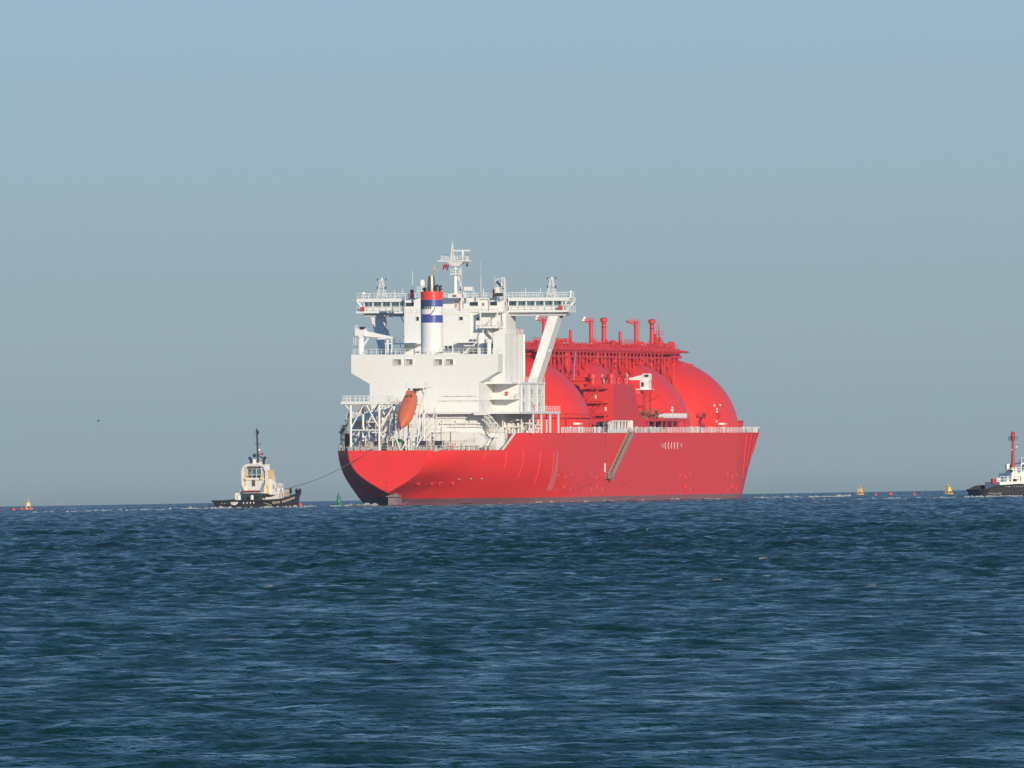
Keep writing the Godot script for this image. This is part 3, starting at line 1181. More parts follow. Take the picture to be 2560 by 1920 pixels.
	bal.bar(P(54.5, 6.4, 32.0), P(55.1, 9, 35.2), 0.9, 0.14)
	put("stair_landing", bal, M.white, ship)
	var r3 := Shape.new()
	railing(r3, [P(47, 12.9, 37.3), P(61.4, 12.9, 37.3)], 1.1, 1.2, 0.05)
	railing(r3, [P(53.0, 5.5, 39.0), P(53.0, 9.6, 39.0), P(57.5, 9.7, 39.0)], 1.1, 1.0, 0.045)
	railing(r3, [P(54.1, 6.1, 32.0), P(54.1, 9.7, 32.0), P(57.5, 9.75, 32.0)], 1.1, 1.0, 0.045)
	put("railing", r3, M.white_steel, ship)
	# round tank, vents and small houses in front of the stair
	var vt := Shape.new()
	vt.lathe(P(51.5, 6.2, 32.7), [Vector2(0.95, 0), Vector2(0.95, 4.2), Vector2(0.7, 4.8), Vector2(0.0, 4.9)], 14)
	put("ventilator", vt, M.white_steel, ship)
	var vt2 := Shape.new()
	vt2.lathe(P(48.0, 9.0, 32.7), [Vector2(0.55, 0), Vector2(0.55, 2.6), Vector2(0.9, 2.7), Vector2(0.8, 3.3), Vector2(0.0, 3.5)], 12)
	put("ventilator", vt2, M.white_steel, ship)
	# decks and canopies round the funnel
	var cn := Shape.new()
	cn.blk(-15, -8, 35.2, 35.45, 48.5, 55.5)
	cn.blk(-15.6, -14.2, 36.2, 36.5, 44.5, 46.5)
	for q in [-14.8, -11.4, -8.3]:
		cn.bar(P(48.7, q, 32.8), P(48.7, q, 35.2), 0.2)
	cn.bar(P(48.7, -10, 35.1), P(48.7, -12, 32.9), 0.16)
	cn.blk(0.2, 6, 35.4, 35.65, 49, 55.5)
	cn.bar(P(49.1, 5.8, 35.4), P(49.1, 2.4, 32.8), 0.2)
	cn.bar(P(49.1, 0.4, 32.8), P(49.1, 0.4, 35.4), 0.2)
	cn.bar(P(47.5, 4.6, 34.8), P(54.5, 3.4, 33.4), 2.4, 0.15)
	put("canopy", cn, M.white, ship)
	var r4 := Shape.new()
	railing(r4, [P(44, -17.4, 32.8), P(31.8, -17.4, 32.8), P(31.8, 15.6, 32.8), P(35, 15.7, 32.8)], 1.15, 1.1, 0.04)
	railing(r4, [P(55.5, -14.9, 35.45), P(48.6, -14.9, 35.45), P(48.6, -11.5, 35.45)], 1.1, 1.0, 0.04)
	railing(r4, [P(49.1, 0.3, 35.65), P(49.1, 5.9, 35.65), P(55.5, 6.0, 35.65)], 1.1, 1.0, 0.04)
	put("railing", r4, M.white_steel, ship)
	var bx := Shape.new()
	bx.box(P(32.6, -0.6 - 2.2, 33.3), Vector3(0.8, 0.5, 0.5))
	bx.box(P(32.6, 2.4, 33.2), Vector3(0.9, 0.4, 0.5))
	put("mushroom_vent", bx, M.grey, ship)
	funnel()
	# stores crane on the port corner
	var c := Shape.new()
	c.lathe(P(34.2, -16.2, 32.8), [Vector2(0.85, 0), Vector2(0.72, 0.6), Vector2(0.72, 3.6), Vector2(0.95, 3.8), Vector2(0.95, 4.4)], 14)
	put("crane_pedestal", c, M.white_steel, ship)
	var cj := Shape.new()
	cj.hexa([P(33.5, -16.8, 37.0), P(33.5, -9.0, 36.2), P(34.9, -9.0, 36.2), P(34.9, -16.8, 37.0), P(33.6, -16.8, 38.4), P(33.6, -9.0, 36.7), P(34.8, -9.0, 36.7), P(34.8, -16.8, 38.4)])
	cj.blk(-17.2, -15.0, 36.9, 38.5, 33.2, 35.2)
	cj.bar(P(34.2, -15.6, 34.6), P(34.2, -13.9, 37.2), 0.35)
	put("crane_jib", cj, M.white_steel, ship)
	var ck := Shape.new()
	ck.box(P(33.6, -15.6, 38.6), Vector3(1.0, 0.6, 1.0))
	put("crane_motor", ck, M.black, ship)
	var cl := Shape.new()
	railing(cl, [P(33.2, -17.5, 34.9), P(33.2, -16.7, 34.9)], 1.6, 0.5, 0.04, 3)
	railing(cl, [P(33.2, -17.2, 38.4), P(35.2, -17.2, 38.4)], 0.9, 0.9, 0.04)
	put("railing", cl, M.white_steel, ship)
	for q in [[-10.0, 36.4, 0.36], [-9.1, 36.2, 0.25]]:
		var rs := Shape.new()
		rs.bar(P(34.2, q[0], 33.0), P(34.2, q[0], q[1]), q[2])
		put("crane_rest", rs, M.white_steel, ship)
	# wall fittings: cable runs and hose hooks on the stern walls
	var wf := Shape.new()
	for q in [[23.6, 3.0, 11.0, 31.58], [13.9, 2.0, 13.0, 23.45], [22.6, 2.0, 13.0, 31.58]]:
		wf.bar(P(q[3] - 0.05, q[1], q[0]), P(q[3] - 0.05, q[2], q[0]), 0.07)
		for k in 3:
			wf.box(P(q[3] - 0.1, lerpf(q[1], q[2], (k + 0.4) / 3.0), q[0] + 0.02), Vector3(0.8, 0.12, 0.12))
	for q in [[10.0, 13.6, 23.4], [12.3, 21.9, 31.4]]:
		wf.bar(P(q[2], q[0], q[1]), P(q[2], q[0], q[1] - 3.0 if q[1] < 15.0 else q[1] - 1.2), 0.09)
	put("cable_run", wf, M.mark_grey, ship)


func funnel() -> void:
	var c := P(36.0, -0.5, 0)
	var r := 2.42
	for q in [["funnel", 32.8, 39.7, M.white], ["blue_band", 39.7, 41.35, M.navy], ["white_band", 41.35, 43.2, M.white], ["blue_band", 43.2, 44.7, M.navy], ["red_band", 44.7, 46.5, M.band_red]]:
		var s := Shape.new()
		s.lathe(c, [Vector2(r, q[1]), Vector2(r, q[2])], 36)
		put(q[0], s, q[3], ship)
	var t := Shape.new()
	t.lathe(c, [Vector2(r, 46.5), Vector2(r - 0.12, 46.5), Vector2(r - 0.14, 46.1), Vector2(0.0, 46.1)], 36)
	put("funnel_top", t, M.soot, ship)
	# louvre slots cut low into the white band
	for k in 8:
		var a := deg_to_rad(-62.0 + k * 10.3)
		var s := Shape.new()
		var out := Vector3(sin(a), 0, cos(a))
		s.box(c + out * (r - 0.02) + Vector3.UP * 43.65, Vector3(0.25, 1.95, 0.14), Basis.looking_at(-out, Vector3.UP))
		put("louvre", s, M.gap, ship)
	# curved dark outline of the emblem under the louvres
	var e := Shape.new()
	var pts := [[-85.0, 43.0], [-78.0, 42.2], [-66.0, 41.5], [-40.0, 41.42], [-10.0, 41.42], [6.0, 41.45], [14.0, 41.7], [22.0, 42.2], [29.0, 42.7], [33.0, 43.15]]
	for k in pts.size() - 1:
		var a0 := deg_to_rad(pts[k][0])
		var a1 := deg_to_rad(pts[k + 1][0])
		var n := maxi(1, int(absf(pts[k + 1][0] - pts[k][0]) / 6.0))
		for j in n:
			var b0 := lerpf(a0, a1, float(j) / n)
			var b1 := lerpf(a0, a1, float(j + 1) / n)
			var y0 := lerpf(pts[k][1], pts[k + 1][1], float(j) / n)
			var y1 := lerpf(pts[k][1], pts[k + 1][1], float(j + 1) / n)
			e.bar(c + Vector3(sin(b0) * (r + 0.005), y0, cos(b0) * (r + 0.005)), c + Vector3(sin(b1) * (r + 0.005), y1, cos(b1) * (r + 0.005)), 0.06, 0.24)
	put("emblem", e, M.emblem, ship)
	var p := Shape.new()
	p.lathe(c + Vector3(-0.1, 0, 0), [Vector2(0.82, 46.1), Vector2(0.86, 47.2), Vector2(0.82, 48.4), Vector2(0.66, 49.9), Vector2(0.58, 49.9), Vector2(0.6, 49.0), Vector2(0.0, 48.9)], 20)
	put("exhaust_pipe", p, M.steel, ship)
	for q in [[1.2, 0.9, 47.6, 0.3], [-1.2, 0.6, 47.1, 0.22], [1.5, -0.8, 47.5, 0.25], [-1.7, 0.1, 46.9, 0.2], [2.0, 0.4, 46.9, 0.16], [-0.7, -1.4, 47.3, 0.22]]:
		var s := Shape.new()
		var b := c + Vector3(q[0], 46.1, q[1])
		s.path([b, b + Vector3(0, q[2] - 46.1, 0), b + Vector3(0.35 * signf(q[0]), q[2] - 45.9, -0.4)], q[3], 8)
		put("small_exhaust", s, M.soot, ship)


func ship_bridge() -> void:
	# wheelhouse with open-ended wings; real openings between floor, posts and roof
	for side: float in [-1.0, 1.0]:
		var x0 := 10.0 if side > 0.0 else -12.9
		var x1: float = 23.7 if side > 0.0 else -24.7
		var fl := Shape.new()
		fl.blk(x0, x1, 42.1, 42.55, 59.0, 66.0)
		fl.blk(x0, x1 - side * 1.4, 41.4, 42.1, 60.6, 65.0)
		put("wing_floor", fl, M.white, ship)
		var lw := Shape.new()
		lw.blk(x0, x1 - side * 0.9, 42.55, 43.5, 60.3, 60.45)
		lw.blk(x0, x1 - side * 0.9, 42.55, 43.5, 65.0, 65.15)
		lw.blk(x1 - side * 0.9, x1 - side * 1.05, 42.55, 43.5, 60.3, 65.15)
		put("wing_wall", lw, M.white, ship)
		var rf := Shape.new()
		rf.blk(x0, x1 + side * 0.1, 44.6, 45.35, 59.8, 65.6)
		put("wing_roof", rf, M.white, ship)
		var n := 7 if side > 0.0 else 6
		var step := 2.05
		var first := x1 - side * 1.5
		for k in n + 1:
			var x := first - side * step * k
			for s: float in [60.37, 65.07]:
				var po := Shape.new()
				po.blk(x - 0.13, x + 0.13, 43.5, 44.6, s - 0.08, s + 0.08)
				put("window_post", po, M.white_steel, ship)
			if k < n:
				for s: float in [60.37, 65.07]:
					var pa := Shape.new()
					pa.box(P(s, x - side * step * 0.5, 44.05), Vector3(step - 0.26, 1.1, 0.02))
					put("window", pa, M.glass, ship)
				var th := Shape.new()
				th.blk(x - side * 0.62 - 0.09, x - side * 0.62 + 0.09, 43.5, 44.6, 60.36, 60.5)
				put("window_bar", th, M.black, ship)
		# end of the wing: slanted brace frame
		var en := Shape.new()
		en.bar(P(60.3, x1 - side * 1.0, 43.5), P(60.0, x1 + side * 0.0, 44.7), 0.3)
		en.bar(P(65.0, x1 - side * 1.0, 43.5), P(65.3, x1 + side * 0.0, 44.7), 0.3)
		en.bar(P(60.3, x1 - side * 0.2, 42.6), P(60.0, x1 - side * 1.0, 45.0), 0.16)
		en.blk(x1 - side * 0.2, x1 + side * 0.55, 45.15, 45.35, 60.6, 62.4)
		put("wing_end", en, M.white_steel, ship)
		var rl := Shape.new()
		railing(rl, [P(59.1, x0, 42.55), P(59.1, x1 - side * 0.1, 42.55), P(66, x1 - side * 0.1, 42.55)], 1.1, 1.5, 0.035)
		railing(rl, [P(60.0, x0, 45.35), P(60.0, x1, 45.35), P(65.4, x1, 45.35), P(65.4, x0, 45.35)], 1.15, 1.0, 0.035)
		put("railing", rl, M.white_steel, ship)
		var lb := Shape.new()
		lb.box(P(58.95, x1 - side * 1.5, 43.05), Vector3(0.85, 0.95, 0.35))
		put("lifebuoy_box", lb, M.flag_red, ship)
		var hs := Shape.new()
		for k2 in 12:
			var a0 := TAU * k2 / 12.0
			var a1 := TAU * (k2 + 1) / 12.0
			hs.tube(P(58.74, x1 - side * 1.5 + cos(a0) * 0.25, 43.08 + sin(a0) * 0.25), P(58.74, x1 - side * 1.5 + cos(a1) * 0.25, 43.08 + sin(a1) * 0.25), 0.07, 0.07, 5)
		put("lifebuoy", hs, M.orange, ship)
		# slanted pillar under the wing, with a raised rib down its middle
		var pi := Shape.new()
		var t0 := 18.9 * side - (0.0 if side > 0.0 else 0.6)
		var t1 := 21.3 * side - (0.0 if side > 0.0 else 0.6)
		var b0 := 15.0 * side
		var b1 := 17.3 * side
		pi.hexa([P(57.6, b0, 26.5), P(57.6, b1, 26.5), P(61.0, b1, 26.5), P(61.0, b0, 26.5), P(61.0, t0, 41.4), P(61.0, t1, 41.4), P(64.4, t1, 41.4), P(64.4, t0, 41.4)])
		pi.hexa([P(60.8, t0 - side * 1.6, 41.35), P(60.8, t1 + side * 1.3, 41.35), P(64.6, t1 + side * 1.3, 41.35), P(64.6, t0 - side * 1.6, 41.35), P(60.8, t0 - side * 2.0, 41.75), P(60.8, t1 + side * 1.8, 41.75), P(64.6, t1 + side * 1.8, 41.75), P(64.6, t0 - side * 2.0, 41.75)])
		put("wing_pillar", pi, M.white, ship)
		if side > 0.0:
			var rbp := Shape.new()
			rbp.bar(P(57.5, b1 - 0.05, 26.6), P(60.9, t1 - 0.05, 41.2), 0.16, 0.16)
			put("pillar_rib", rbp, M.mark_grey, ship)
			var an := Shape.new()
			an.blk(17.2, 19.4, 33.4, 33.9, 60.0, 61.4)
			put("pillar_bracket", an, M.white_steel, ship)
	# centre wheelhouse
	var cw := Shape.new()
	cw.blk(-13.2, 9.4, 42.25, 45.3, 58.0, 66.4)
	put("wheelhouse", cw, M.white, ship)
	for q in [[-12.0, 43.95, 1.9], [2.7, 44.0, 1.9], [7.2, 44.05, 1.6]]:
		window(ship, P(57.98, q[0], q[1]), q[2], 0.85, Vector3(0, 0, 1), M.dark_glass, M.white_steel)
	for k in 4:
		window(ship, P(59.2 + k * 1.8, 9.42, 44.05), 1.3, 0.85, Vector3(1, 0, 0), M.dark_glass, M.white_steel)
	var dr := Shape.new()
	dr.box(P(57.95, -1.4, 43.9), Vector3(0.55, 1.6, 0.12))
	dr.box(P(57.95, 0.2, 43.9), Vector3(0.25, 1.7, 0.1))
	put("wheelhouse_door", dr, paint(lin(0.42, 0.30, 0.22), 0.7), ship)
	var d2 := Shape.new()
	d2.box(P(57.94, 5.0, 43.7), Vector3(0.95, 2.1, 0.1))
	put("wheelhouse_door", d2, M.white_steel, ship)
	var po := Shape.new()
	po.box(P(57.8, 4.9, 43.9), Vector3(0.3, 0.7, 0.2))
	put("door_port", po, paint(lin(0.25, 0.12, 0.08), 0.7), ship)
	var pip := Shape.new()
	pip.path([P(57.85, 4.1, 45.0), P(57.85, 5.9, 45.0), P(57.85, 6.1, 44.6), P(57.85, 6.1, 42.3)], 0.09)
	pip.path([P(57.85, -0.5, 45.3), P(57.85, -0.5, 42.3)], 0.16, 8)
	put("wall_pipe", pip, M.mark_grey, ship)
	var br := Shape.new()
	br.blk(-4.4, 4.2, 42.36, 42.5, 56.6, 58.0)
	br.blk(-12.7, 10.1, 42.2, 42.36, 55.5, 58.0)
	br.bar(P(55.5, -4.6, 42.0), P(55.5, 2.5, 41.4), 0.08)
	put("bridge_deck", br, M.white, ship)
	var r := Shape.new()
	railing(r, [P(55.6, -12.6, 42.4), P(55.6, 10.0, 42.4)], 1.1, 1.3, 0.03)
	railing(r, [P(58.2, -13.1, 45.3), P(58.2, 9.3, 45.3)], 1.1, 1.0, 0.035)
	railing(r, [P(66.2, -13.1, 45.3), P(66.2, 9.3, 45.3)], 1.1, 1.0, 0.035)
	put("railing", r, M.white_steel, ship)
	var pb := Shape.new()
	pb.blk(-15.6, -12.6, 42.0, 42.3, 56.0, 60.0)
	pb.bar(P(58.5, -14.6, 42.0), P(58.5, -12.7, 38.6), 0.2)
	pb.bar(P(58.8, -13.2, 42.0), P(58.8, -13.2, 37.0), 0.16)
	pb.blk(-13.6, -12.7, 36.8, 37.1, 58.0, 60.0)
	put("port_balcony", pb, M.white_steel, ship)
	var pr := Shape.new()
	railing(pr, [P(60, -15.5, 42.3), P(56.1, -15.5, 42.3), P(56.1, -12.7, 42.3)], 1.1, 0.9, 0.04, 3)
	put("railing", pr, M.white_steel, ship)


func lattice(sh: Shape, at: Vector3, h: float, w0: float, w1: float, bays: int, r := 0.07) -> void:
	for k in bays:
		var y0 := h * k / bays
		var y1 := h * (k + 1) / bays
		var a0 := lerpf(w0, w1, float(k) / bays) * 0.5
		var a1 := lerpf(w0, w1, float(k + 1) / bays) * 0.5
		var c := [[-1, -1], [1, -1], [1, 1], [-1, 1]]
		for i in 4:
			var j := (i + 1) % 4
			var p0 := at + Vector3(c[i][0] * a0, y0, c[i][1] * a0)
			var q0 := at + Vector3(c[j][0] * a0, y0, c[j][1] * a0)
			var p1 := at + Vector3(c[i][0] * a1, y1, c[i][1] * a1)
			var q1 := at + Vector3(c[j][0] * a1, y1, c[j][1] * a1)
			sh.bar(p0, p1, r * 2.0)
			sh.bar(p0, q1, r * 1.5)
			sh.bar(p0 if k == 0 else p0, q0, r * 1.5)
			if k == bays - 1:
				sh.bar(p1, q1, r * 2.0)


func ship_mast() -> void:
	var b := P(55.0, -0.7, 0.0)
	var m := Shape.new()
	m.lathe(b, [Vector2(1.0, 45.3), Vector2(0.75, 46.2), Vector2(0.42, 46.6), Vector2(0.38, 52.6), Vector2(0.6, 53.2)], 12)
	put("main_mast", m, M.white_steel, ship)
	var f := Shape.new()
	f.blk(-2.1, 0.9, 45.3, 46.2, 54.0, 56.5)
	put("mast_foot", f, M.white, ship)
	var pit := Shape.new()
	pit.box(P(53.95, -0.6, 45.75), Vector3(0.9, 0.45, 0.1))
	put("mast_hatch", pit, paint(lin(0.22, 0.13, 0.10), 0.7), ship)
	var st := Shape.new()
	st.bar(P(55.0, -0.4, 50.8), P(54.4, 1.7, 45.4), 0.22)
	for y: float in [46.6, 48.1, 49.4]:
		st.bar(P(55.0, -0.5, y), P(54.7, lerpf(1.7, -0.4, (y - 45.4) / 5.4), y), 0.16)
	st.bar(P(55, -0.4, 47.0), P(54.7, 0.5, 48.0), 0.1)
	railing(st, [P(55.4, 0.35, 46.6), P(55.4, 0.35, 52.0)], 0.01, 0.5, 0.05)
	st.bar(P(55.4, 0.2, 46.4), P(55.4, 0.2, 52.2), 0.07)
	st.bar(P(55.4, 0.6, 46.4), P(55.4, 0.6, 52.2), 0.07)
	for k in 9:
		st.bar(P(55.4, 0.1, 46.8 + k * 0.6), P(55.4, 0.75, 46.8 + k * 0.6), 0.06)
	st.bar(P(55.6, -1.15, 45.6), P(55.2, -0.9, 51.0), 0.16)
	put("mast_stay", st, M.white_steel, ship)
	var bx := Shape.new()
	bx.blk(-1.5, 0.3, 50.4, 50.65, 54.0, 56.0)
	railing(bx, [P(54.0, -1.4, 50.65), P(54.0, 0.3, 50.65), P(56.0, 0.3, 50.65)], 1.0, 0.6, 0.05)
	put("mast_balcony", bx, M.white_steel, ship)
	var pl := Shape.new()
	pl.blk(-4.1, 2.7, 53.3, 53.5, 53.6, 56.4)
	pl.hexa([P(54.2, -1.1, 52.3), P(54.2, 0.4, 52.3), P(55.8, 0.4, 52.3), P(55.8, -1.1, 52.3), P(53.8, -2.4, 53.3), P(53.8, 1.5, 53.3), P(56.2, 1.5, 53.3), P(56.2, -2.4, 53.3)])
	pl.bar(P(54.0, -4.6, 53.45), P(54.0, 3.2, 53.45), 0.16)
	railing(pl, [P(53.7, -3.7, 53.5), P(53.7, 2.1, 53.5), P(56.3, 2.1, 53.5), P(56.3, -3.7, 53.5), P(53.7, -3.7, 53.5)], 1.0, 0.65, 0.045)
	put("mast_platform", pl, M.white_steel, ship)
	var tp := Shape.new()
	tp.bar(P(55.0, -1.7, 53.4), P(55.0, -1.3, 57.4), 0.2)
	tp.bar(P(55.0, -1.0, 53.4), P(55.0, -1.2, 56.8), 0.12)
	tp.bar(P(55.0, -1.7, 54.9), P(55.0, -1.0, 54.9), 0.1)
	tp.bar(P(55.0, -1.4, 56.7), P(55.0, -0.9, 56.8), 0.12)
	tp.tube(P(55.0, -1.3, 57.3), P(55.0, -1.35, 57.9), 0.06, 0.03, 5)
	put("top_mast", tp, M.white_steel, ship)
	var ra := Shape.new()
	ra.box(P(55.0, 0.75, 55.7), Vector3(4.0, 0.28, 0.45))
	ra.lathe(P(55.0, 1.0, 53.5), [Vector2(0.35, 0), Vector2(0.2, 1.3), Vector2(0.3, 1.5), Vector2(0.3, 2.1)], 10)
	ra.bar(P(55.0, 0.4, 53.5), P(55.0, 0.9, 54.9), 0.12)
	put("radar_scanner", ra, M.white_steel, ship)
	var nl := Shape.new()
	nl.box(P(54.6, -2.5, 54.75), Vector3(0.8, 0.1, 0.5))
	nl.box(P(54.6, 2.0, 54.7), Vector3(0.4, 0.08, 0.3))
	put("mast_light", nl, M.black, ship)
	# flags and a shape flown from the yard
	for q in [["signal_flag", -2.6, 52.7, 0.45, 1.2, M.flag_red, "dark red flag, leftmost of the three under the tanker's mast yard"], ["signal_flag", -2.15, 52.75, 0.4, 0.95, M.flag_red, "small dark red flag, middle of three bunched under the mast yard"], ["signal_flag", -1.7, 52.6, 0.45, 1.25, M.flag_red, "dark red flag nearest the mast, third of three under the yard"]]:
		flag(q[0], P(54.0, q[1], q[2]), q[3], q[4], q[5], q[6], "red flags under the mast yard")
	flag("house_flag", P(54.0, -4.2, 52.6), 0.9, 1.9, M.flag_pale, "pale tattered flag streaming from the port end of the mast yard", "")
	var hl := Shape.new()
	for q in [[-4.6, 53.4, -5.5, 46.0], [-3.2, 53.4, -3.4, 46.0], [-2.0, 53.4, -2.4, 46.0], [2.6, 53.4, 3.6, 46.2]]:
		hl.bar(P(54.0, q[0], q[1]), P(54.0, q[2], q[3]), 0.05)
	put("halyard", hl, M.mark_grey, ship)
	var dc := Shape.new()
	dc.lathe(P(54.0, 2.3, 52.2), [Vector2(0.0, 0), Vector2(0.26, 0.0), Vector2(0.2, 0.6), Vector2(0.05, 1.05), Vector2(0.0, 1.06)], 10)
	put("day_shape", dc, M.black, ship)
	# roof gear
	for q in [-19.8, 19.2]:
		var l := Shape.new()
		lattice(l, P(62.5, q, 45.35), 4.1, 1.9, 0.4, 5, 0.06)
		l.tube(P(62.5, q, 49.4), P(62.5, q, 49.9), 0.28, 0.2, 8)
		l.blk(q - 0.9, q + 0.9, 49.35, 49.43, 62.46, 62.54)
		put("signal_mast", l, M.white_steel, ship)
		var lt := Shape.new()
		for e in [[-0.95, 49.3], [0.95, 49.3], [-0.95, 47.5], [0.95, 47.5]]:
			lt.tube(P(62.4, q + e[0], e[1]), P(62.4, q + e[0], e[1] + 0.5), 0.13, 0.13, 7)
		lt.bar(P(62.4, q - 0.9, 47.7), P(62.4, q + 0.9, 47.7), 0.07)
		put("signal_lamp", lt, M.black, ship)
	var sd := Shape.new()
	sd.lathe(P(53.5, -7.9, 0), [Vector2(0.24, 45.3), Vector2(0.24, 48.0), Vector2(0.62, 48.05), Vector2(0.62, 48.8), Vector2(0.5, 49.2), Vector2(0.25, 49.4), Vector2(0.0, 49.45)], 14)
	put("satellite_dome", sd, M.white_steel, ship)
	var sp := Shape.new()
	sp.blk(-8.9, -6.9, 46.6, 46.75, 52.8, 54.4)
	railing(sp, [P(52.9, -8.8, 46.75), P(52.9, -7.0, 46.75)], 1.1, 0.5, 0.05)
	put("dome_platform", sp, M.white_steel, ship)
	for q in [-11.5, 7.4]:
		var cyl := Shape.new()
		cyl.tube(P(58.0, q, 45.3), P(58.0, q, 47.2), 0.42, 0.42, 12)
		put("red_canister", cyl, M.flag_red, ship)
	var dm := Shape.new()
	lattice(dm, P(56.0, 10.0, 45.3), 4.4, 1.1, 0.5, 4, 0.06)
	dm.bar(P(56.0, 9.9, 49.7), P(56.0, 8.2, 49.2), 0.14)
	dm.bar(P(56.0, 8.2, 49.2), P(56.0, 8.8, 47.6), 0.12)
	dm.box(P(56.0, 8.8, 46.6), Vector3(1.0, 2.0, 1.0))
	put("aft_radar_mast", dm, M.white_steel, ship)
	var dn := Shape.new()
	dn.bar(P(55.8, 8.6, 48.9), P(55.8, 10.0, 47.2), 0.3, 0.4)
	put("aft_radar_scanner", dn, M.soot, ship)
	var nb := Shape.new()
	nb.box(P(55.2, 9.3, 46.0), Vector3(1.7, 0.7, 0.15))
	put("name_board", nb, M.soot, ship)
	var ft := Shape.new()
	ft.box(P(54.5, 2.5, 47.3), Vector3(1.9, 0.85, 1.2))
	for e: float in [1.8, 3.3]:
		ft.bar(P(54.5, e, 45.3), P(54.5, e, 46.9), 0.2)
	put("roof_locker", ft, M.white_steel, ship)
	for q in [[-11.4, 58.0, 51.4, 0.05], [5.0, 55.5, 50.0, 0.06], [5.03, 55.5, 53.6, 0.025], [8.1, 55.6, 50.4, 0.03], [-14.6, 61.0, 47.5, 0.05], [-16.4, 61.0, 47.2, 0.05], [12.8, 61.0, 46.9, 0.04], [13.6, 61.0, 47.6, 0.06], [17.0, 61.0, 47.6, 0.05], [3.9, 54.0, 47.2, 0.05], [6.0, 54.0, 47.4, 0.06], [-13.0, 60.0, 46.8, 0.05]]:
		var w := Shape.new()
		w.tube(P(q[1], q[0], 45.3), P(q[1], q[0], q[2]), q[3] * 1.2, q[3], 5)
		if q[3] > 0.045:
			w.ball(P(q[1], q[0], lerpf(45.3, q[2], 0.7)), 0.16, 6)
			w.bar(P(q[1], q[0] - 0.45, 45.35), P(q[1], q[0], 46.6), 0.05)
			w.bar(P(q[1], q[0] + 0.45, 45.35), P(q[1], q[0], 46.6), 0.05)
		put("antenna", w, M.white_steel, ship)
	for q in [[-23.6, 61.0], [23.9, 61.0]]:
		var d := Shape.new()
		d.lathe(P(q[1], q[0], 45.35), [Vector2(0.2, 0), Vector2(0.2, 0.9), Vector2(0.42, 1.0), Vector2(0.42, 1.35), Vector2(0.0, 1.6)], 10)
		put("small_dome", d, M.white_steel, ship)


func flag(called: String, at: Vector3, w: float, h: float, mat: Material, label: String, group: String) -> void:
	var o := thing(called, label, "flag", ship.transform * at, ship.transform.basis, group)
	var sh := Shape.new()
	var g := []
	var g2 := []
	for i in 7:
		var a := []
		var b := []
		for j in 7:
			var u := i / 6.0
			var t := j / 6.0
			var q := Vector3(-w * (1.0 - u) * (1.0 - 0.25 * t) - t * h * 0.35, -t * h + 0.15 * sin(u * 7.0 + t * 2.0), 0.16 * sin(u * 8.0 + t * 5.0))
			a.append(q)
			b.append(q + Vector3(0, 0, -0.03))
		g.append(a)
		g2.append(b)
	sh.sheet(g, Vector3(-w * 0.5, -h * 0.5, -8.0))
	sh.sheet(g2, Vector3(-w * 0.5, -h * 0.5, 8.0))
	put("cloth", sh, mat, o)

const TANKS := [90.6, 132.4, 174.3, 216.9]
const TANK_R := 19.8
const TANK_H := 17.7


func dome_y(s: float, p: float) -> float:
	var best := 15.5
	for c in TANKS:
		var q: float = ((s - c) * (s - c) + p * p) / (TANK_R * TANK_R)
		if q < 1.0:
			best = maxf(best, 15.5 + TANK_H * sqrt(1.0 - q))
	return best


